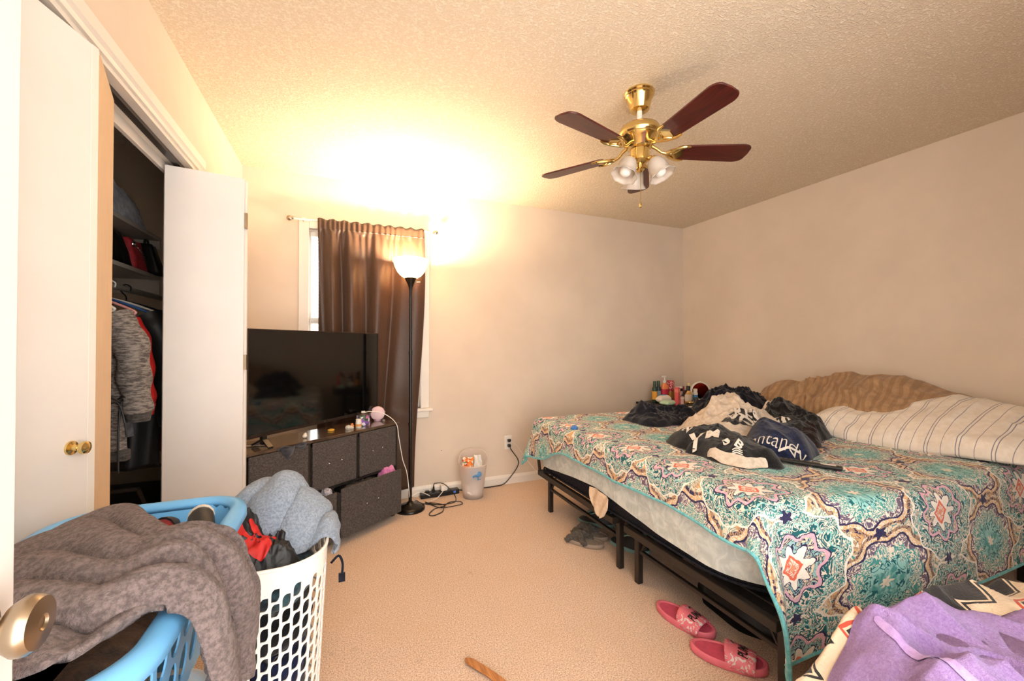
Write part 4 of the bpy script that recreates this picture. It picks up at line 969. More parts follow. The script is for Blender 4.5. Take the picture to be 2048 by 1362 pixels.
basket('white_laundry_hamper', 'tall white plastic laundry hamper with leaf shaped holes', (-.355, -.045, 1.255, 1.645), .12, .80, 0.0, .60, 44, 12, leaf, M['white_plastic'], .005)
basket('white_laundry_basket', 'low white plastic laundry basket underneath the blue basket', (-.60, -.235, .66, 1.035), .10, .85, 0.0, .53, 40, 9, oval, M['white_plastic'], .012)
basket('blue_laundry_basket', 'light blue plastic laundry basket with a broad rim, stacked on a white basket', (-.60, -.262, .645, 1.315), .085, .86, .535, .785, 30, 2, oval, M['blue_plastic'], .012, stag=False, band_=.055, rimw=True)
# clothes filling the hamper
def bundle(name, box, z0, z1, m, seed, label, amp=.02, r=.1, taper=(0, 0)):
    secs = []; k = 9
    for i in range(k):
        f = i/(k-1); ins = .05*(abs(2*f-1)**4)+taper[0]*(1-f)+taper[1]*f; secs.append((rrect(box[0]+ins, box[1]-ins, box[2]+ins, box[3]-ins, r), z0+(z1-z0)*f))
    cx_, cy_ = (box[0]+box[1])/2, (box[2]+box[3])/2
    def disp(G):
        th = np.arctan2(G[..., 1]-cy_, G[..., 0]-cx_); q = 1-(amp/.15)*(ridge(th*2.4, G[..., 2]*16, seed)-.2).clip(0, 1)*.9
        H = G.copy(); H[..., 0] = cx_+(G[..., 0]-cx_)*q; H[..., 1] = cy_+(G[..., 1]-cy_)*q; H[..., 2] += amp*.6*(vnoise(th*3, G[..., 2]*9, seed+4)-.5)*np.sin(np.linspace(0, PI, len(G)))[:, None]; return H
    return tag(loft(name, secs, m, None, dens=90, disp=disp), label, 'clothing', 'clothes packed in the white hamper')
hb = (-.375, -.070, 1.285, 1.615)
bundle('folded_jeans', (-0.303, -.097, 1.312, 1.588), .02, .16, fabric('grey_denim', (120, 122, 126), (70, 72, 78), 14, .3), 3, 'grey jeans at the bottom of the white hamper', .03)
bundle('navy_trousers', (-0.307, -.093, 1.308, 1.592), .165, .30, fabric('navy_cotton', (34, 42, 78), (20, 24, 44), 16, .3), 4, 'navy trousers in the lower half of the white hamper', .03)
bundle('black_sweater', (-0.313, -.087, 1.302, 1.598), .305, .43, fabric('black_knit', (34, 34, 38), (18, 18, 20), 16, .4), 5, 'black sweater in the middle of the white hamper', .03)
bundle('teal_shirt', (-0.319, -.081, 1.296, 1.604), .435, .545, fabric('teal_cotton', (70, 104, 116), (36, 44, 52), 14, .3), 6, 'teal grey shirt near the top of the white hamper', .03)
hz = .552
k_ = Heap([(-.325, 1.46), (-.325, 1.36), (-.26, 1.295), (-.17, 1.285), (-.11, 1.31), (-.13, 1.39), (-.22, 1.45)], hz, .07, 71, .07, .75, .5, peaks=((-.285, 1.41, .06, .10), (-.2, 1.35, .06, .02)))
k_.build('black_track_jacket', M['black_nylon'], 'black jacket with red trim stuffed in the front of the hamper', 'clothing')
band(k_, [(-.30, 1.345), (-.265, 1.345), (-.225, 1.335), (-.19, 1.315)], .05, M['red_nylon'], 'red_panel'); band(k_, [(-.25, 1.40), (-.22, 1.375), (-.18, 1.37)], .022, M['red_nylon'], 'red_stripe')
bt = [[(-.315, 1.47, .58), (-.31, 1.48, .66), (-.305, 1.51, .715), (-.30, 1.56, .70), (-.30, 1.60, .60)],
      [(-.255, 1.42, .585), (-.255, 1.435, .655), (-.25, 1.49, .735), (-.245, 1.57, .745), (-.245, 1.615, .60)],
      [(-.19, 1.37, .585), (-.195, 1.40, .65), (-.185, 1.47, .745), (-.18, 1.56, .765), (-.18, 1.62, .60)],
      [(-.125, 1.355, .585), (-.13, 1.385, .635), (-.125, 1.46, .715), (-.12, 1.55, .735), (-.12, 1.615, .60)],
      [(-.075, 1.38, .60), (-.078, 1.41, .628), (-.075, 1.46, .665), (-.072, 1.53, .68), (-.075, 1.59, .60)],
      [(-.040, 1.40, .607), (-.038, 1.42, .625), (-.036, 1.46, .640), (-.036, 1.52, .645), (-.040, 1.57, .61)],
      [(-.022, 1.41, .575), (-.018, 1.43, .585), (-.016, 1.46, .59), (-.018, 1.51, .59), (-.022, 1.55, .585)],
      [(-.026, 1.425, .54), (-.022, 1.44, .535), (-.020, 1.465, .53), (-.022, 1.50, .535), (-.026, 1.53, .54)]]
def bfold(U, V): return .020*(np.abs(np.sin((U*1.25-.35*V+.25*(fbm(U*4, V*3, 3, 2)-.5))*PI*3.2))**.6-.55)*(1-sst(.68, .8, U)*.7)+.008*(fbm(U*14, V*9, 7, 3)-.5)
bto, _ = patch('blue_grey_towel', bt, 110, 80, M['towel_blue'], .012, bfold)
tag(bto, 'fluffy blue grey towel piled on top of the white hamper', 'towel')
cd_ = MB().tube(cr([(-.035, 1.44, .50), (-.012, 1.45, .515), (.0, 1.445, .49), (-.002, 1.44, .455)], 14), .004, 8).box(-.012, .008, 1.436, 1.444, .435, .462).build('navy_strap', M['navy'], None, True)
tag(cd_, 'navy strap end poking out of the side of the white hamper', 'strap')
# contents and towel of the blue basket
bundle('brown_shirts', (-.545, -.315, .72, 1.24), .555, .70, M['cloth_brown'], 9, 'brown shirts filling the blue basket beneath the grey towel', .03)['group'] = ''
del bpy.data.objects['brown_shirts']['group']
bundle('dark_laundry', (-.55, -.285, .71, .985), .03, .45, fabric('mixed_dark', (110, 96, 88), (50, 44, 46), 10, .3), 10, 'mixed brown laundry inside the low white basket', .03)
del bpy.data.objects['dark_laundry']['group']
def sock(name, p, d, L, m1, m2, label):
    d = Vector(d).normalized(); P = [Vector(p)+d*L*f+Vector((0, 0, -.03*f*f)) for f in np.linspace(0, 1, 7)]
    o = MB().tube(P, [.012, .022, .026, .027, .026, .022, .010], 14).build(name, m1, None, True); tag(o, label, 'sock')
    MB().tube([P[0]-d*.002, P[0]+d*L*.12, P[0]+d*L*.24], [.0135, .0225, .0262], 14).build('toe', m2, o, True); return o
sock('rolled_sock', (-.365, 1.185, .785), (-.25, -.75, .05), .13, mat('dark_red_knit', (120, 30, 34), .9, .15, 60, .3, 200), M['black_nylon'], 'dark red sock with a black toe in the blue basket')
sock('rolled_sock', (-.315, 1.20, .80), (.2, -.9, .0), .13, M['black_nylon'], M['cream_fleece'], 'black sock with a white toe in the blue basket')
near = [.665, .665, .66, .665, .69, .75, .755, .765, .80, .85]; far = [1.09, 1.18, 1.22, 1.08, .99, .97, .99, 1.05, 1.09, 1.03]
ux = [-.588, -.53, -.46, -.38, -.315, -.258, -.212, -.203, -.201, -.200]; uz = [.78, .812, .824, .822, .818, .828, .795, .70, .60, .515]
ctrl = []
for i in range(10):
    row = []
    for j in range(7):
        f = j/6; y = near[i]+(far[i]-near[i])*f; bump_ = .022*math.sin(PI*f) if i < 6 else 0
        z = uz[i]+bump_ - (.02*(f < .01) if i < 5 else 0); xx = ux[i]
        if i >= 8: z += .05*(1-f)*(1 if i == 9 else .3)
        if i == 1 or i == 2: z -= .012*f
        row.append((xx+(.012*math.sin(j*2.1) if i > 5 else 0), y, z))
    ctrl.append(row)
def tfold(U, V):
    w = .6*(fbm(U*3, V*2, 5, 2)-.5)
    ph = (V*1.0+.30*U*(1-V)+w*.35)
    f = np.abs(np.sin(ph*PI*4.6))**.7
    return .040*(f-.36)*(.35+.65*np.sin(np.clip(U*1.1, 0, 1)*PI)**.5+.4*sst(.68, .8, U))+.006*(fbm(U*30, V*20, 9, 3)-.5)
o, G = patch('grey_towel', ctrl, 150, 110, M['towel_grey'], .014, tfold)
tag(o, 'brown grey plush towel draped over the blue basket with one end hanging down', 'towel')
# ---------------------------------------------------------------- drawer contents peeking out
def dheap(name, x0, x1, y0, y1, z, H, m, label, seed):
    P = [dl(x, y) for x, y in ((x0, y0), ((x0+x1)/2, y0-.004), (x1, y0), (x1+.004, (y0+y1)/2), (x1, y1), ((x0+x1)/2, y1), (x0, y1), (x0-.004, (y0+y1)/2))]
    h = Heap([(p.x, p.y) for p in P], z, H, seed, .05, .6, .5, wob=.05); return h.build(name, m, label, 'clothing', 24, 60)
dheap('pink_camisole', .86, .97, -.040, .03, .30, .055, fabric('pink_jersey', (226, 150, 196), (196, 110, 168), 30, .3), 'pink garment peeking out of the lower right drawer', 3)
dheap('dark_leggings', .56, .83, -.040, .08, .29, .045, M['black_nylon'], 'dark garment inside the lower right drawer', 4)
dheap('navy_underwear', .37, .47, -.030, .05, .28, .042, M['navy_fleece'], 'navy garment peeking out of the lower left drawer', 5)
dheap('printed_wrapper', .43, .475, -.036, .02, .318, .045, fabric('silver_print', (206, 200, 206), (110, 112, 130), 60, .3), 'crinkled silver wrapper at the corner of the lower left drawer', 6)
# ---------------------------------------------------------------- waste bin
def mat_milky():
    m = bpy.data.materials.new('milky_translucent_plastic'); m.use_nodes = True; t = m.node_tree; b = t.nodes['Principled BSDF']
    setp(b, Roughness=.35); b.inputs['Base Color'].default_value = srgb(248, 240, 236); out = t.nodes['Material Output']
    tr = t.nodes.new('ShaderNodeBsdfTransparent'); tl = t.nodes.new('ShaderNodeBsdfTranslucent'); tl.inputs[0].default_value = srgb(246, 234, 226)
    m1 = t.nodes.new('ShaderNodeMixShader'); m1.inputs[0].default_value = .45; t.links.new(b.outputs[0], m1.inputs[1]); t.links.new(tl.outputs[0], m1.inputs[2])
    m2 = t.nodes.new('ShaderNodeMixShader'); m2.inputs[0].default_value = .38; t.links.new(m1.outputs[0], m2.inputs[1]); t.links.new(tr.outputs[0], m2.inputs[2]); t.links.new(m2.outputs[0], out.inputs[0]); return m
wbin = thing('waste_bin', (.955, 3.115, 0), 'milky translucent waste bin with a slanted rim against the back wall', 'waste bin')
def binwall(r0, r1, h0, h1, n=48, k=8, ax=1.0):
    V = []
    for j in range(k+1):
        for i in range(n):
            a = 2*PI*i/n; top = h0+(h1-h0)*sst(-.5, 1.0, math.sin(a+.35)); z = top*j/k; r = r0+(r1-r0)*z/.33; V.append((r*math.cos(a), r*math.sin(a)*ax, z))
    return V, grid_faces(k+1, n, False, True)
mm = mat_milky(); V, F = binwall(.078, .118, .262, .345); o = mesh('bin_wall', V, F+[tuple(range(48))], mm, wbin, True)
rimp = [(V[8*48+i]) for i in range(48)]; MB().tube([(p[0]*1.01, p[1]*1.01, p[2]) for p in rimp], .004, 6, True).build('rim', mm, wbin, True)
def inbin(name, c, r, m, label, cat, seed, sc=1.0):
    o = fluff(name, c, r, m, seed, 28); return tag(o, label, cat)
def crumple_sheet(name, c, w, h, m, seed, label, cat, tilt=0.0, face=-.4):
    ex = Vector((math.cos(face), math.sin(face), 0)); ez = Vector((0, 0, 1)); rr_ = np.random.RandomState(seed)
    g = [[tuple(Vector(c)+ex*(w*(i/3-.5))+(ez*math.cos(tilt)+Vector((-ex.y, ex.x, 0))*math.sin(tilt))*(h*(j/3-.5))+Vector(rr_.uniform(-.006, .006, 3))) for j in range(4)] for i in range(4)]
    o, _ = patch(name, g, 16, 16, m, .0015, lambda U, V: .003*np.sin(U*11+V*7)); return tag(o, label, cat)
inbin('crumpled_tissue', (.945, 3.09, .062), .052, fabric('white_tissue', (240, 236, 232), (220, 214, 208), 20, .2), 'white crumpled tissue at the bottom of the waste bin', 'tissue', 3)
inbin('crumpled_tissue', (.985, 3.125, .125), .045, fabric('cream_tissue', (236, 222, 206), (216, 200, 184), 20, .2), 'cream crumpled tissue halfway up the waste bin', 'tissue', 6)
inbin('blue_cloth_wad', (.965, 3.065, .19), .055, fabric('blue_wipe', (110, 160, 206), (80, 130, 180), 30, .3), 'blue wipe wadded in the waste bin', 'cloth', 9)
def mat_snack():
    m, t, b = new_mat('orange_snack_print'); co = coord(t); n = noise(t, co, 40, 2); c = cmix(t, n.step(.5, .55), srgb(240, 130, 30), srgb(236, 226, 210)); c = cmix(t, noise(t, co, 60, 2).gt(.6), c, srgb(190, 50, 40)); c = cmix(t, noise(t, scalev(t, co, (1, 1, 2)), 30, 1).gt(.64), c, srgb(80, 130, 60)); t.links.new(c.k, b.inputs['Base Color']); setp(b, Roughness=.3); return m
crumple_sheet('snack_wrapper', (.915, 3.125, .265), .085, .10, mat_snack(), 3, 'orange printed snack wrapper sticking out of the waste bin', 'wrapper', .3)
crumple_sheet('paper_box', (.995, 3.12, .268), .06, .11, M['white_plastic'], 5, 'blank white card standing in the waste bin', 'paper', .15)
# ---------------------------------------------------------------- power strip and cords
ps = thing('power_strip', (.715, 3.235, 0), 'black power strip with plugged in cords beside the lamp base', 'power strip', R(2))
MB().box(-.155, .155, -.028, .028, 0, .038).build('body', M['black_plastic'], ps, bevel=.006)
MB().box(.105, .125, -.0285, -.012, .014, .030).build('switch', mat('blue_lit_switch', (70, 120, 220), .3), ps)
for x in (-.10, -.05, .0, .05): MB().box(x-.013, x+.013, -.013, .013, .0375, .039).build('socket', mat('dark_socket', (12, 12, 12), .5) if x < -.09 else bpy.data.materials['dark_socket'], ps)
MB().box(.005, .058, -.026, .020, .039, .082).build('white_adapter', M['white_plastic'], ps, bevel=.006)
MB().box(-.062, -.038, -.012, .012, .039, .052).cyl((-.05, 0, .05), (-.05, -.004, .082), .010, .005, n=10).build('black_plug', M['black_plastic'], ps)
MB().box(-.115, -.085, -.012, .012, .039, .052).build('black_plug', M['black_plastic'], ps)
def cord(name, pts, r, m, label, n=70): return tag(MB().tube(cr(pts, n), r, 7).build(name, m, None, True), label, 'cord')
cord('extension_lead', [(1.325, 3.252, .333), (1.335, 3.235, .30), (1.40, 3.245, .21), (1.40, 3.252, .15), (1.34, 3.255, .07), (1.27, 3.255, .012), (1.18, 3.25, .006), (1.10, 3.25, .006), (1.02, 3.255, .006), (.93, 3.25, .008), (.87, 3.245, .02)], .0042, M['black_plastic'], 'thick black cord running from the wall outlet to the power strip')
cord('charger_lead', [(1.335, 3.255, .373), (1.38, 3.235, .34), (1.46, 3.20, .22), (1.55, 3.12, .09), (1.63, 3.0, .02), (1.72, 2.9, .006), (1.9, 2.8, .006)], .0026, M['white_plastic'], 'thin white cord sloping from the wall outlet to under the bed')
cord('looped_black_cord', [(.665, 3.235, .082), (.675, 3.225, .105), (.74, 3.20, .10), (.80, 3.14, .04), (.80, 3.06, .006), (.72, 3.03, .005), (.63, 3.06, .006), (.58, 3.13, .006), (.60, 3.08, .005), (.66, 2.985, .005), (.74, 2.96, .009), (.83, 2.985, .006), (.82, 3.03, .010), (.74, 3.035, .012), (.69, 2.97, .009), (.66, 2.90, .006), (.585, 2.86, .005), (.565, 2.90, .005), (.62, 2.965, .009), (.70, 2.99, .013), (.62, 3.09, .008), (.575, 3.1, .006)], .0032, M['black_plastic'], 'tangled black cord looping on the carpet in front of the power strip', 160)
cord('adapter_cord', [(.745, 3.205, .055), (.70, 3.17, .025), (.66, 3.15, .006), (.62, 3.14, .006)], .0026, M['white_plastic'], 'short white cord from the white adapter on the power strip', 20)
sp = fluff('lint_speck', (-.052, 2.835, .004), .006, M['black_plastic'], 2, 8); tag(sp, 'tiny black speck on the carpet in front of the dresser', 'lint')
# ---------------------------------------------------------------- footwear
def sole_outline(L, Wd, n=40):
    P = []
    for i in range(n):
        a = 2*PI*i/n; c, s_ = math.cos(a), math.sin(a); x = (abs(c)**.72)*math.copysign(1, c)*L/2; w = Wd/2*(1.0+.10*c-.10*math.cos(2*a)*(1 if c < 0 else .3)); y = (abs(s_)**.85)*math.copysign(1, s_)*w+.006*c; P.append((x, y))
    return P
def shoe_place(name, label, heel, toe, group=None, z=0.0, cat='sandal'):
    h = Vector(heel); t2 = Vector(toe); d = t2-h; return thing(name, ((h.x+t2.x)/2, (h.y+t2.y)/2, z), label, cat, math.atan2(d.y, d.x), group), d.length
def sole(t, L, Wd, m, mi, th=.026, curl=.008):
    P = sole_outline(L, Wd); n = len(P); secs = []
    for k, (sc, z) in enumerate(((.93, 0), (.985, .004), (1.0, th*.5), (.985, th-.003), (.955, th), (.90, th-.003), (.86, th-.006))): secs.append([(p[0]*sc+0, p[1]*sc, z+curl*max(0, abs(p[0])/(L/2)-.35)**2*(1 if k > 2 else .4)) for p in P])
    o = mesh('sole', sum(secs, []), grid_faces(len(secs), n, False, True)+[tuple(range(n))[::-1]], m, t, True)
    ins = [(p[0]*.87, p[1]*.87, th-.0055+curl*max(0, abs(p[0])/(L/2)-.35)**2) for p in P]; cen = [(x, 0, th-.006) for x in ()]
    mesh('insole', ins+[(p[0]*.45, p[1]*.45, th-.006) for p in P], grid_faces(2, n, False, True)+[tuple(range(n, 2*n))], mi, t, True)
def strap_surface(L, Wd, x0, x1, hgt, th):
    def f(u, v):    # u across (-1..1), v along foot (0..1)
        a = u*PI/2; x = x0+(x1-x0)*v; hh = hgt*(1-.32*v); w = Wd/2*(1.02+.02*v)
        return Vector((x+.012*math.cos(a)*(v-.5), w*math.sin(a)*(1 if abs(u) < 1 else 1), th*.45+hh*max(0, math.cos(a))**.75))
    return f
def mat_slide():
    m, t, b = new_mat('pink_strap_floral_print'); co = coord(t); v = noise(t, co, 30, 2, .5, 2.5); n = noise(t, co, 90, 2); c = cmix(t, (v+n*.15).gt(.64), srgb(222, 116, 132), srgb(220, 206, 206)); t.links.new(c.k, b.inputs['Base Color']); setp(b, Roughness=.4); return m
M['slide'] = mat_slide()
def slide(name, label, heel, toe, group):
    t, L = shoe_place(name, label, heel, toe, group); Wd = .102; th = .03; sole(t, L, Wd, M['pink_foam'], M['pink_insole'], th, .012)
    f = strap_surface(L, Wd, -.005, .088, .058, th); nu, nv = 28, 10
    st = mesh('strap', [f(-1+2*i/(nu-1), j/(nv-1)) for i in range(nu) for j in range(nv)], grid_faces(nu, nv), M['slide'], t, True); solid(st, .005, 0)
    V, F = text_mesh('PUMA', .026, cuts=1, bold=.0010)
    mesh('lettering', [f(min(.95, max(-.95, v[0]/.085-.02)), .60-v[1]*1.5/.093)+Vector((0, v[0]*.02, .0036)) for v in V], F, M['lettering_black'], st)
    cat_ = [(-.020, -.006), (-.012, .000), (-.002, .004), (.008, .004), (.016, .010), (.022, .010), (.019, .004), (.012, -.001), (.014, -.007), (.010, -.006), (.004, -.002), (-.006, -.003), (-.012, -.008), (-.018, -.012), (-.016, -.007)]
    cb_ = bmesh.new(); vs2 = [cb_.verts.new(f((p[0]/.085)+.30, .20-p[1]/.093*1.0)+Vector((0, 0, .0036))) for p in cat_]; cb_.faces.new(vs2); me = bpy.data.meshes.new('emblem'); cb_.to_mesh(me); cb_.free(); me.materials.append(M['lettering_black']); link(bpy.data.objects.new('emblem', me), st)
    return t
slide('pink_slide', 'pink rubber slide sandal nearer the bed leg, sole pointing away', (1.340, 1.480), (1.395, 1.222), 'pink slides by the bed')
slide('pink_slide', 'pink rubber slide sandal partly behind the zigzag blanket', (1.278, 1.235), (1.435, 1.020), 'pink slides by the bed')
M['fur'] = fabric('grey_brown_faux_fur', (112, 100, 90), (58, 50, 45), 110, 1., 260, bd=.012); M['fur_sole'] = mat('taupe_rubber_sole', (150, 134, 120), .7); M['fur_light'] = fabric('taupe_fleece_insole', (172, 156, 140), (128, 114, 102), 110, 1., 240, bd=.008)
def slipper(name, label, heel, toe, z, rx=0):
    t, L = shoe_place(name, label, heel, toe, 'fuzzy slippers by the bed', z, 'slipper'); t.rotation_euler.x = rx; Wd = .10; sole(t, L, Wd, M['fur_sole'], M['fur_light'], .024, .006)
    for s_ in (-1, 1):
        P = cr([(-.02, s_*.050, .012), (.0, s_*.042, .038), (.025, 0, .056), (.052, -s_*.042, .040), (.072, -s_*.050, .012)], 26)
        o = MB().tube(P, [.0145+.002*math.sin(i*2.7)+.0015*math.sin(i*5.1) for i in range(26)], 12).build('fur_strap', M['fur'], t, True)
        o.scale = (1.35, 1, 1)
    return t
slipper('fuzzy_slipper', 'grey fuzzy crossed strap slipper lying flat beside the bed', (1.42, 2.02), (1.29, 2.22), 0)
slipper('fuzzy_slipper', 'grey fuzzy slipper resting against its twin under the bed edge', (1.50, 2.085), (1.375, 2.285), .002)
def sneaker(name, label, heel, toe, m, me_, h=.075):
    t, L = shoe_place(name, label, heel, toe, 'shoes under the bed', 0, 'shoe'); sole(t, L, .095, me_, m, .022, .006); P = sole_outline(L*.97, .09); n = len(P); secs = []
    for f_ in (0, .3, .6, .85, 1.0): secs.append([(p[0]*(1-.10*f_)-(.03 if f_ > .5 else 0)*f_*(p[0] > 0), p[1]*(1-.30*f_), .018+h*f_*(1 if p[0] < .02 else max(.35, 1-(p[0]-.02)*6))) for p in P])
    mesh('upper', sum(secs, []), grid_faces(len(secs), n, False, True), m, t, True)
    o = MB().tube(secs[-1], .005, 6, True).build('collar', me_, t, True)
    for k in range(3): MB().tube([(.03+.016*k, y, .018+h*max(.4, .92-.1*k)+.004-abs(y)*.25) for y in (-.025, -.012, 0, .012, .025)], .003, 6).build('lace', me_, t)
    return t
M['teal_rub'] = mat('pale_teal_rubber', (120, 160, 156), .6)
sneaker('black_sneaker', 'black sneaker with pale teal edging under the bed behind the slippers', (1.66, 2.22), (1.50, 2.42), M['black_nylon'], M['teal_rub'])
sneaker('black_sneaker', 'black sneaker with pale teal edging beside the middle bed legs', (1.62, 1.86), (1.52, 2.08), M['black_nylon'], M['teal_rub'])
for i, (ol_, H_, m, lb) in enumerate(((((1.6, 1.5), (1.55, 1.2), (1.75, 1.05), (2.05, 1.15), (2.1, 1.45), (1.85, 1.6)), .16, M['black_nylon'], 'black bag pushed under the near half of the bed'), (((1.75, 2.0), (1.7, 1.8), (1.9, 1.72), (2.15, 1.85), (2.15, 2.15), (1.9, 2.2)), .14, M['navy'], 'dark navy clothes pushed under the far half of the bed'))):
    Heap(ol_, 0.0, H_, 90+i, .14, .4, .35).build('stored_bag' if i == 0 else 'stored_clothes', m, lb, 'bag' if i == 0 else 'clothing', 24, 70)
# wooden slat on the carpet
sl = MB(); Pq = cr([(.432, 1.505, .010), (.448, 1.478, .0135), (.475, 1.435, .0135), (.512, 1.375, .010), (.545, 1.30, .006)], 24); wv = [.004+.0115*math.sin(min(1, i/6)*PI/2) for i in range(24)]
V = []
for i in range(24):
    t2 = Pq[min(i+1, 23)]-Pq[max(i-1, 0)]; t2 /= np.linalg.norm(t2); nn = np.array([-t2[1], t2[0], 0])
    for s_, dz in ((-1, 0), (-.8, .005), (.8, .005), (1, 0), (.8, -.005), (-.8, -.005)): V.append(Pq[i]+nn*wv[i]*s_+np.array([0, 0, dz]))
o = MB().add(V, grid_faces(24, 6, False, True)+[tuple(range(6)), tuple(range(23*6, 24*6))]).build('wooden_slat', M['wood_light'], None, True)
tag(o, 'curved honey coloured wooden slat lying on the carpet at the bottom edge', 'slat')
# ---------------------------------------------------------------- night table in the corner and its clutter
NZ = .645
nt = thing('night_table', (2.98, 3.03, 0), 'small black half-round night table in the far corner beyond the bed', 'table')
def demi(r, dy=0, n=24): return [(-.31*r, .22), (.31*r, .22), (.31*r, -.06*r)]+[(.31*r*math.cos(a), -.06*r-.14*r*math.sin(a)) for a in np.linspace(.15, PI-.15, n)]+[(-.31*r, -.06*r)]
MB().prism(demi(1.0), NZ-.022, NZ).build('table_top', M['black_plastic'], nt, bevel=.004)
MB().prism(demi(.93), NZ-.085, NZ-.022).build('apron', M['dresser'], nt); MB().prism(demi(.93), .20, .218).build('lower_shelf', M['dresser'], nt)
for x, y in ((-.26, .19), (.26, .19), (-.25, -.05), (.25, -.05)): MB().cyl((x, y, 0), (x, y, NZ-.03), .014, .018, n=12).build('leg', M['black_plastic'], nt)
MB().ball((-.17, -.128, NZ-.05), .010, 10).build('knob', M['chrome'], nt)
def bottle(name, label, x, y, r, h, m, cap=None, capm=None, neck=.35, lab=None, sx=1.0, cat='bottle', caph=.22):
    t = thing(name, (x, y, NZ), label, cat); hb_ = h*(1-caph)
    prof = [(.0001, 0), (r*.95, 0), (r, .004), (r, hb_*.80), (r*.92, hb_*.88), (r*neck, hb_*.97), (r*neck, hb_)]
    b = MB().lathe(prof, n=20, M=Matrix.Diagonal((1, sx, 1, 1))).build('body', m, t, True)
    if capm:
        if cap == 'pump': MB().cyl((0, 0, hb_), (0, 0, hb_+h*caph*.35), r*.42, n=14).cyl((0, 0, hb_+h*caph*.35), (0, 0, h*.97), r*.14, n=8).box(-r*.75, r*.3, -r*.22, r*.22, h*.94, h).build('pump', capm, t)
        else: MB().lathe([(.0001, hb_-.002), (r*neck*1.25, hb_-.002), (r*neck*1.25, h-.003), (r*neck*1.1, h), (.0001, h)], n=16).build('cap', capm, t, True)
    if lab: MB().lathe([(r*1.015, hb_*.18), (r*1.015, hb_*.68)], n=20, M=Matrix.Diagonal((1, sx, 1, 1)), cap=False).build('label', lab, t, True)
    return t
c_ = lambda n, *a, **k: mat(n, *a, **k)
gr = c_('green_bottle', (34, 70, 52), .3); dkg = c_('dark_blue_green', (30, 56, 70), .3); yl = c_('yellow_label', (222, 162, 60), .5); bl_ = c_('grey_blue_label', (130, 150, 170), .5); og = c_('orange_lotion', (238, 140, 84), .4); rd = c_('crimson_label', (196, 40, 70), .5); wh = M['white_plastic']
bottle('hair_oil_bottle', 'dark green bottle with a yellow label at the left end of the night table', 2.80, 3.13, .024, .205, gr, 'cap', gr, .5, yl)
bottle('shampoo_bottle', 'dark blue-green bottle with a grey label next to the yellow labelled one', 2.865, 3.15, .024, .205, dkg, 'cap', gr, .5, bl_)
bottle('lotion_bottle', 'orange lotion bottle with a white pump on the night table', 2.925, 3.13, .038, .255, og, 'pump', wh, .5, rd, .7, caph=.28)
def boxthing(name, label, x, y, w, d, h, m, rz=0, lid=None, cat='box', tilt=0):
    t = thing(name, (x, y, NZ), label, cat, rz); o = MB().box(-w/2, w/2, -d/2, d/2, 0, h).build('body', m, t, bevel=.003)
    if lid: MB().box(-w/2-.001, w/2+.001, -d/2-.001, d/2+.001, h*.72, h*.9).build('band', lid, t)
    if tilt: t.rotation_euler = (0, tilt, rz)
    return t
def mat_spots(name, a, b_, sc):
    m, t, b = new_mat(name); v = voro(t, coord(t), sc); c = cmix(t, v.lt(.45), srgb(*a), srgb(*b_)); t.links.new(c.k, b.inputs['Base Color']); setp(b, Roughness=.4); return m
bottle('body_spray_bottle', 'red and pink floral bottle with a gold neck behind the pink box', 3.02, 3.15, .036, .205, mat_spots('red_pink_floral', (170, 30, 44), (236, 170, 170), 60), 'cap', mat_spots('red_pink_cap', (170, 30, 44), (236, 170, 170), 90), .8, c_('gold_foil', (206, 160, 80), .3, metal=.6), .8, caph=.3)
def wipes(name, label, x, y, L, Wd, H, m, m2, rz, seed):
    o = pillow(name, L, Wd, H, Matrix.Translation((x, y, NZ+H*.45)) @ Matrix.Rotation(rz, 4, 'Z'), m, seed, .006, None, 24, 18); tag(o, label, 'packet'); MB().box(-.025, .025, -.015, .015, 0, .004, Matrix.Translation((x, y, NZ+H*.92)) @ Matrix.Rotation(rz, 4, 'Z')).build('flap', m2, o); return o
wipes('mint_wipes_pack', 'mint green wipes packet lying at the front of the night table', 2.80, 2.945, .17, .10, .045, c_('mint_film', (190, 224, 196), .35, .1, 30), c_('teal_flap', (150, 206, 196), .3), .2, 3)
wipes('white_tissue_pack', 'white tissue packet with a blue corner behind the mint packet', 2.84, 3.055, .15, .085, .085, c_('white_film', (238, 232, 226), .35), c_('blue_flap', (70, 156, 206), .4), .1, 5)
boxthing('pink_cosmetic_box', 'tall coral pink cosmetic box on the night table', 2.865, 2.905, .036, .036, .165, c_('coral_box', (216, 92, 96), .5), .3, c_('coral_band', (226, 130, 120), .5))
boxthing('slim_cream_tube_box', 'slim pale pink box beside the coral box', 2.905, 2.885, .024, .024, .08, c_('blush_box', (236, 196, 190), .5), .2, wh)
boxthing('white_carton', 'white carton with dark print behind the amber perfume bottle', 3.03, 3.05, .06, .04, .15, wh, .2, M['lettering_black'])
bottle('perfume_bottle', 'amber perfume bottle with a black cap on the night table', 3.06, 2.965, .036, .165, c_('amber_glass', (226, 176, 100), .15, coat=.5), 'cap', M['black_plastic'], .4, c_('cream_label', (234, 220, 204), .5), .7, caph=.25)
bottle('nail_polish_bottle', 'small dark red bottle behind the amber perfume', 3.115, 3.08, .014, .15, c_('dark_red_glass', (120, 24, 40), .2), 'cap', c_('dark_red_cap', (130, 20, 40), .3), .6, caph=.4)
bottle('clear_spray_bottle', 'tall clear bottle beside the round mirror', 3.125, 3.02, .024, .185, c_('pale_clear', (214, 214, 222), .2), 'cap', c_('pale_gold_cap', (220, 206, 150), .3), .4, c_('pale_print', (226, 226, 236), .4), caph=.2)
bottle('blue_label_bottle', 'white bottle with a blue band in front of the mirror', 3.14, 2.955, .022, .135, wh, 'cap', wh, .7, c_('blue_band', (70, 140, 206), .4), caph=.15)
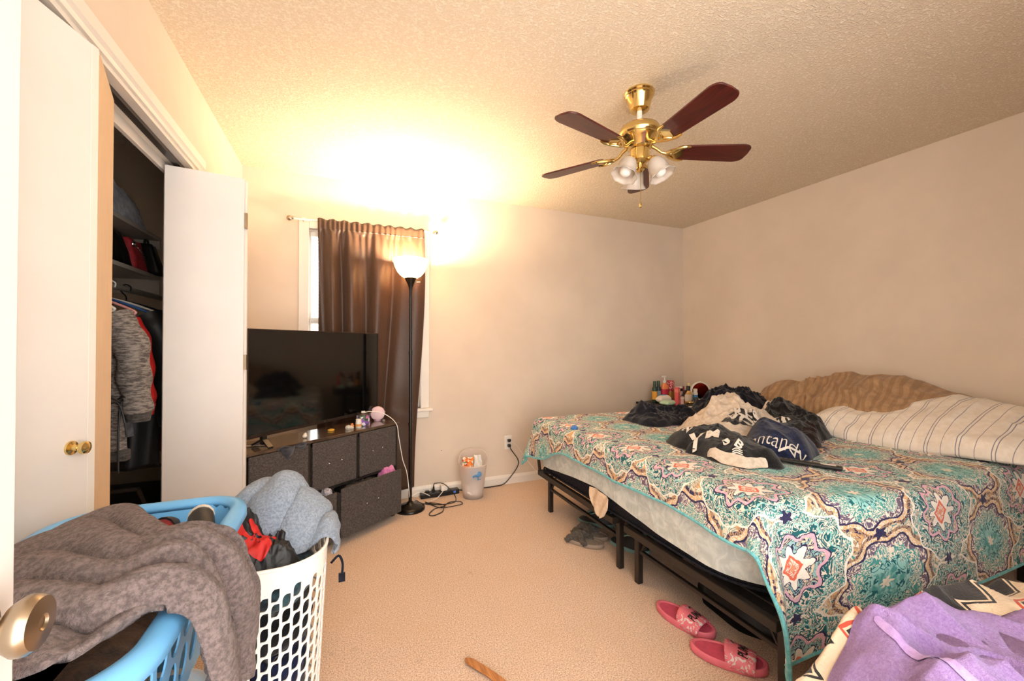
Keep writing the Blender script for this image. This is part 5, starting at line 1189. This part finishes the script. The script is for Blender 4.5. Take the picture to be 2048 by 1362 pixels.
boxthing('makeup_palette', 'dark makeup palette leaning in front of the perfume bottle', 2.955, 2.915, .10, .022, .017, c_('plum_compact', (58, 24, 36), .3), -.1, M['black_plastic'], 'palette', R(-52)).location.z = NZ+.085
o = MB().tube([(.026*math.cos(a), .026*math.sin(a), .012) for a in np.linspace(0, 2*PI, 28)[:-1]], .008, 10, True).build('gold_bangle', M['brass'], None, True); o.location = (3.01, 2.90, NZ); o.scale = (1, 1, 1.4); tag(o, 'gold bangle at the front edge of the night table', 'bangle')
bottle('glass_jar', 'small brown glass jar in front of the mirror', 3.10, 2.905, .020, .06, c_('brown_jar', (110, 76, 64), .2), 'cap', c_('green_lid', (60, 80, 60), .4), .8)
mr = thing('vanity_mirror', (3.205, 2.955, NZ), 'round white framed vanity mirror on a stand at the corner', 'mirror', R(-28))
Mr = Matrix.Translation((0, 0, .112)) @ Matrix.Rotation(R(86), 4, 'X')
MB().lathe([(.078, -.012), (.088, -.012), (.092, 0), (.088, .010), (.080, .012), (.076, .008), (.0001, .006), (.0001, -.012)], n=44, M=Mr, cap=False).build('frame', wh, mr, True)
MB().lathe([(.0001, .0085), (.077, .0085)], n=44, M=Mr, cap=False).build('red_reflection_glass', mat('red_reflection_glass', (176, 60, 60), .03, metal=1.), mr)  # red tint painted into the mirror in place of a red reflection
MB().cyl((0, 0, .008), (0, 0, .03), .010, .006, n=12).lathe([(.0001, 0), (.05, 0), (.05, .006), (.012, .010), (.0001, .012)], n=28).build('stand', wh, mr, True)
# ---------------------------------------------------------------- closet contents
RX, RZ2 = -1.07, 1.50
cs = bpy.data.objects.new('closet_shelf', None); COL.objects.link(cs); cs.location = (-1.235, 1.94, 1.61); tag(cs, 'lower closet shelf with a hanging rod beneath', 'shelf')
MB().box(-.165, .165, -1.28, 1.28, 0, .022).build('board', M['shelf'], cs); MB().cyl((RX+1.235, -1.28, RZ2-1.61), (RX+1.235, 1.28, RZ2-1.61), .016, n=16).build('hanging_rod', mat('grey_rod', (150, 144, 134), .4), cs, True)
MB().box(-.165, .165, 1.262, 1.28, -.09, 0).build('cleat', M['shelf'], cs)
cs2 = bpy.data.objects.new('closet_shelf', None); COL.objects.link(cs2); cs2.location = (-1.235, 1.94, 1.855); tag(cs2, 'upper closet shelf carrying a bundled comforter', 'shelf')
MB().box(-.165, .165, -1.28, 1.28, 0, .022).build('board', M['shelf'], cs2); MB().box(-.165, .165, 1.262, 1.28, -.05, 0).build('cleat', M['shelf'], cs2)
Heap([(-1.38, 2.45), (-1.12, 2.40), (-1.085, 2.75), (-1.095, 3.12), (-1.25, 3.18), (-1.38, 3.0)], 1.878, .16, 14, .13, .6, .5, peaks=((-1.18, 2.7, .2, .08),)).build('bundled_comforter', fabric('grey_comforter', (206, 208, 212), (150, 152, 160), 12, .3), 'bundled grey comforter on the top closet shelf', 'bedding', 30, 90)
def bag(name, label, c, w, d, h, m, chain=None, rz=0):
    t = thing(name, c, label, 'handbag', rz); secs = []
    for f in np.linspace(0, 1, 8): k = 1-.18*f; secs.append((rrect(-d/2*(1-.55*f), d/2*(1-.55*f), -w/2*k, w/2*k, .018), h*f))
    def disp(G): G = G.copy(); q = .010*(ridge(G[..., 1]*9, G[..., 2]*9, 7)-.5); G[..., 0] += q*np.sign(G[..., 0]); G[-1, :, 2] += -.012*np.cos(G[-1, :, 1]/w*PI); return G
    loft('body', secs, m, t, dens=70, disp=disp)
    if chain:
        MB().tube([(d*.30, -.05+.014*math.cos(a), h*.80+.014*math.sin(a)) for a in np.linspace(0, 2*PI, 20)[:-1]], .005, 8, True).build('grommet', M['chrome'], t, True)
        cp = cr([(d*.34, -.045, h*.78), (d*.42, .0, h*.62), (d*.44, .03, h*.48), (d*.45, .05, h*.30)], 22)
        ch = MB()
        for i, p in enumerate(cp): ch.tube([Vector(p)+Vector((.004*math.sin(a)*(i % 2), .005*math.cos(a), .005*math.sin(a)*(1-(i % 2)*.5))) for a in np.linspace(0, 2*PI, 9)[:-1]], .0015, 5, True)
        ch.build('chain', M['chrome'], t, True)
    else: MB().tube(cr([(0, -w*.3, h*.95), (0, -w*.2, h*1.12), (0, w*.2, h*1.12), (0, w*.3, h*.95)], 18), .006, 8).build('handle', m, t, True)
    return t
bag('black_handbag', 'black leather handbag left of the red bag on the closet shelf', (-1.16, 2.74, 1.632), .32, .16, .19, M['black_leather'])
bag('red_handbag', 'red leather handbag with a silver chain on the closet shelf', (-1.15, 3.02, 1.632), .17, .13, .185, M['red_suede'], True)
bag('black_purse', 'flat black purse at the far end of the closet shelf', (-1.12, 3.155, 1.632), .09, .17, .19, M['black_leather'])
def heather(name, c, c2):
    m, t, b = new_mat(name); n = noise(t, scalev(t, coord(t), (1, 1, .22)), 190, 3, .7); n = noise(t, scalev(t, coord(t), (.25, .25, 1)), 150, 3, .7)
    t.links.new(cmix(t, n.step(.36, .64), srgb(*c), srgb(*c2)).k, b.inputs['Base Color']); setp(b, Roughness=.95); return m
def hanger(y, m, label, yaw=0):
    t = thing('clothes_hanger', (RX, y, RZ2), label, 'hanger', yaw, 'hangers on the closet rod')
    MB().tube(cr([(.018, 0, -.010), (.020, 0, .012), (0, 0, .024), (-.022, 0, .012), (-.022, 0, -.010), (0, 0, -.040), (0, 0, -.065)], 26), .0032, 7).build('hook', m, t, True)
    MB().tube(cr([(0, 0, -.065), (.10, 0, -.095), (.205, 0, -.142), (.215, 0, -.158), (.18, 0, -.165), (0, 0, -.165), (-.18, 0, -.165), (-.215, 0, -.158), (-.205, 0, -.142), (-.10, 0, -.095), (0, 0, -.065)], 50), .0055, 7).build('shoulder_bar', m, t, True)
    return t
def garment(name, y, label, m, zt, zb, half=.23, seed=0, sleeve=None, slm=None, cuff=None, thick=.026):
    t = thing(name, (RX, y, 0), label, 'clothing', 0, 'clothes on the closet rod'); n, k = 44, 30; V = []
    for side in (1, -1):
        for i in range(n):
            v = i/(n-1); z = zt+(zb-zt)*v; w = half*min(1, .28+.72*(v/.12)**.7) if v < .12 else half*(1+.03*math.sin(v*5))
            for j in range(k):
                u = -1+2*j/(k-1); z2 = z-.055*abs(u)*max(0, 1-v/.12); x = u*w
                yy = side*thick*(1-abs(u)**3)*(.6+.4*v)+.016*math.sin(x*38+seed+1.5*v)*min(1, v*3)+.008*math.sin(x*75+seed*2+v*4)
                V.append((x, yy, z2))
    g = grid_faces(n, k); N = n*k; F = g+[tuple(q+N for q in f[::-1]) for f in g]; per = [(0, j) for j in range(k)]+[(i, k-1) for i in range(1, n)]+[(n-1, j) for j in range(k-2, -1, -1)]+[(i, 0) for i in range(n-2, 0, -1)]; ids = [i*k+j for i, j in per]
    F += [(ids[q], ids[(q+1) % len(ids)], ids[(q+1) % len(ids)]+N, ids[q]+N) for q in range(len(ids))]
    mesh('body', V, F, m, t, True)
    if cuff: MB().box(-half*1.0, half*1.0, -thick*.8, thick*.8, zb-.045, zb+.004).build('hem_band', cuff, t, bevel=.01)
    if sleeve:
        for s_ in (1, -1):
            P = cr([(s_*half*.80, 0, zt-.06), (s_*(half+.005), -.012, zt-.17), (s_*(half+.022), -.02, zt-.32), (s_*(half+.035), -.02, sleeve)], 24)
            MB().tube(P, [.045+.005*math.sin(i*.9+seed)*(i > 3) + .018*(1-i/23) for i in range(24)], 14).build('sleeve', slm or m, t, True)
            MB().tube([P[-1]+np.array([0, 0, .012]), P[-1]-np.array([0, 0, .035])], [.044, .036], 14).build('cuff', cuff or slm or m, t, True)
    return t
hg_ = heather('grey_heather_knit', (150, 142, 136), (82, 76, 74)); hgd = heather('dark_heather_rib', (92, 88, 86), (60, 56, 54))
hanger(2.12, wh, 'white plastic hanger holding the grey heather sweatshirt'); g1 = garment('grey_heather_sweatshirt', 2.12, 'long grey heather sweatshirt with a drawstring hem, front of the closet rod', hg_, 1.375, .78, .27, 1, .93, hg_, hgd)
cdp = MB().tube(cr([(.245, -.045, .985), (.27, -.055, 1.0), (.285, -.055, .985), (.262, -.05, .975), (.255, -.052, .85), (.255, -.05, .70)], 30), .0035, 6).tube(cr([(.262, -.05, .975), (.235, -.055, .995), (.225, -.055, .975), (.255, -.05, .972), (.275, -.055, .90), (.28, -.05, .84)], 24), .0035, 6).build('drawstring', M['black_nylon'], g1, True)
hanger(1.93, M['black_plastic'], 'black hanger in front of the white hanger on the rod'); garment('tan_fur_vest', 1.95, 'brown and tan furry vest with black trim at the left of the closet view', fabric('tan_fur', (160, 120, 84), (50, 40, 34), 26, .8, 90), 1.36, .93, .20, 7, None, None, M['black_nylon'])
pinkp = c_('pink_hanger', (226, 160, 156), .4)
hanger(2.30, pinkp, 'pink plastic hanger behind the white one on the rod'); garment('red_grey_raglan', 2.30, 'grey shirt with red sleeves behind the heather sweatshirt', fabric('grey_jersey', (120, 122, 128), (96, 98, 104), 30, .2), 1.36, .80, .22, 3, .93, M['red_nylon'])
hanger(2.46, c_('blue_hanger', (50, 90, 150), .4), 'blue plastic hanger behind the pink one on the rod'); garment('black_jacket', 2.46, 'black jacket deep in the closet behind the red sleeved shirt', M['black_nylon'], 1.40, .62, .26, 4, .85)
hanger(2.62, wh, 'white plastic hanger behind the blue one on the rod'); garment('maroon_shirt', 2.62, 'dark red shirt hanging behind the black jacket', c_('maroon_cloth', (112, 24, 34), .9, .2, 20), 1.38, .66, .23, 5)
hanger(2.78, M['black_plastic'], 'black hanger near the closet end wall'); garment('navy_shirt_hung', 2.78, 'navy shirt hanging near the closet end wall', M['navy_fleece'], 1.38, .7, .23, 6)
# folding stand and a dark box on the closet floor
fs = thing('folding_rack', (-.98, 2.45, 0), 'black folding metal rack standing on the closet floor', 'rack')
for x in (-.16, .16):
    MB().cyl((x, -.22, 0), (x, .20, .58), .009, n=8).cyl((x, .22, 0), (x, -.20, .58), .009, n=8).build('cross_legs', M['black_metal'], fs)
for y, z in ((-.20, .58), (.20, .58), (-.12, .14), (.12, .14)): MB().cyl((-.16, y, z), (.16, y, z), .009, n=8).build('rung', M['black_metal'], fs)
sb = thing('storage_box', (-1.12, 2.88, 0), 'dark storage box on the closet floor by the end wall', 'box')
MB().box(-.22, .22, -.24, .24, 0, .34).build('box_body', M['dresser'], sb, bevel=.008); MB().box(-.225, .225, -.245, .245, .34, .38).build('lid', M['black_plastic'], sb, bevel=.008)
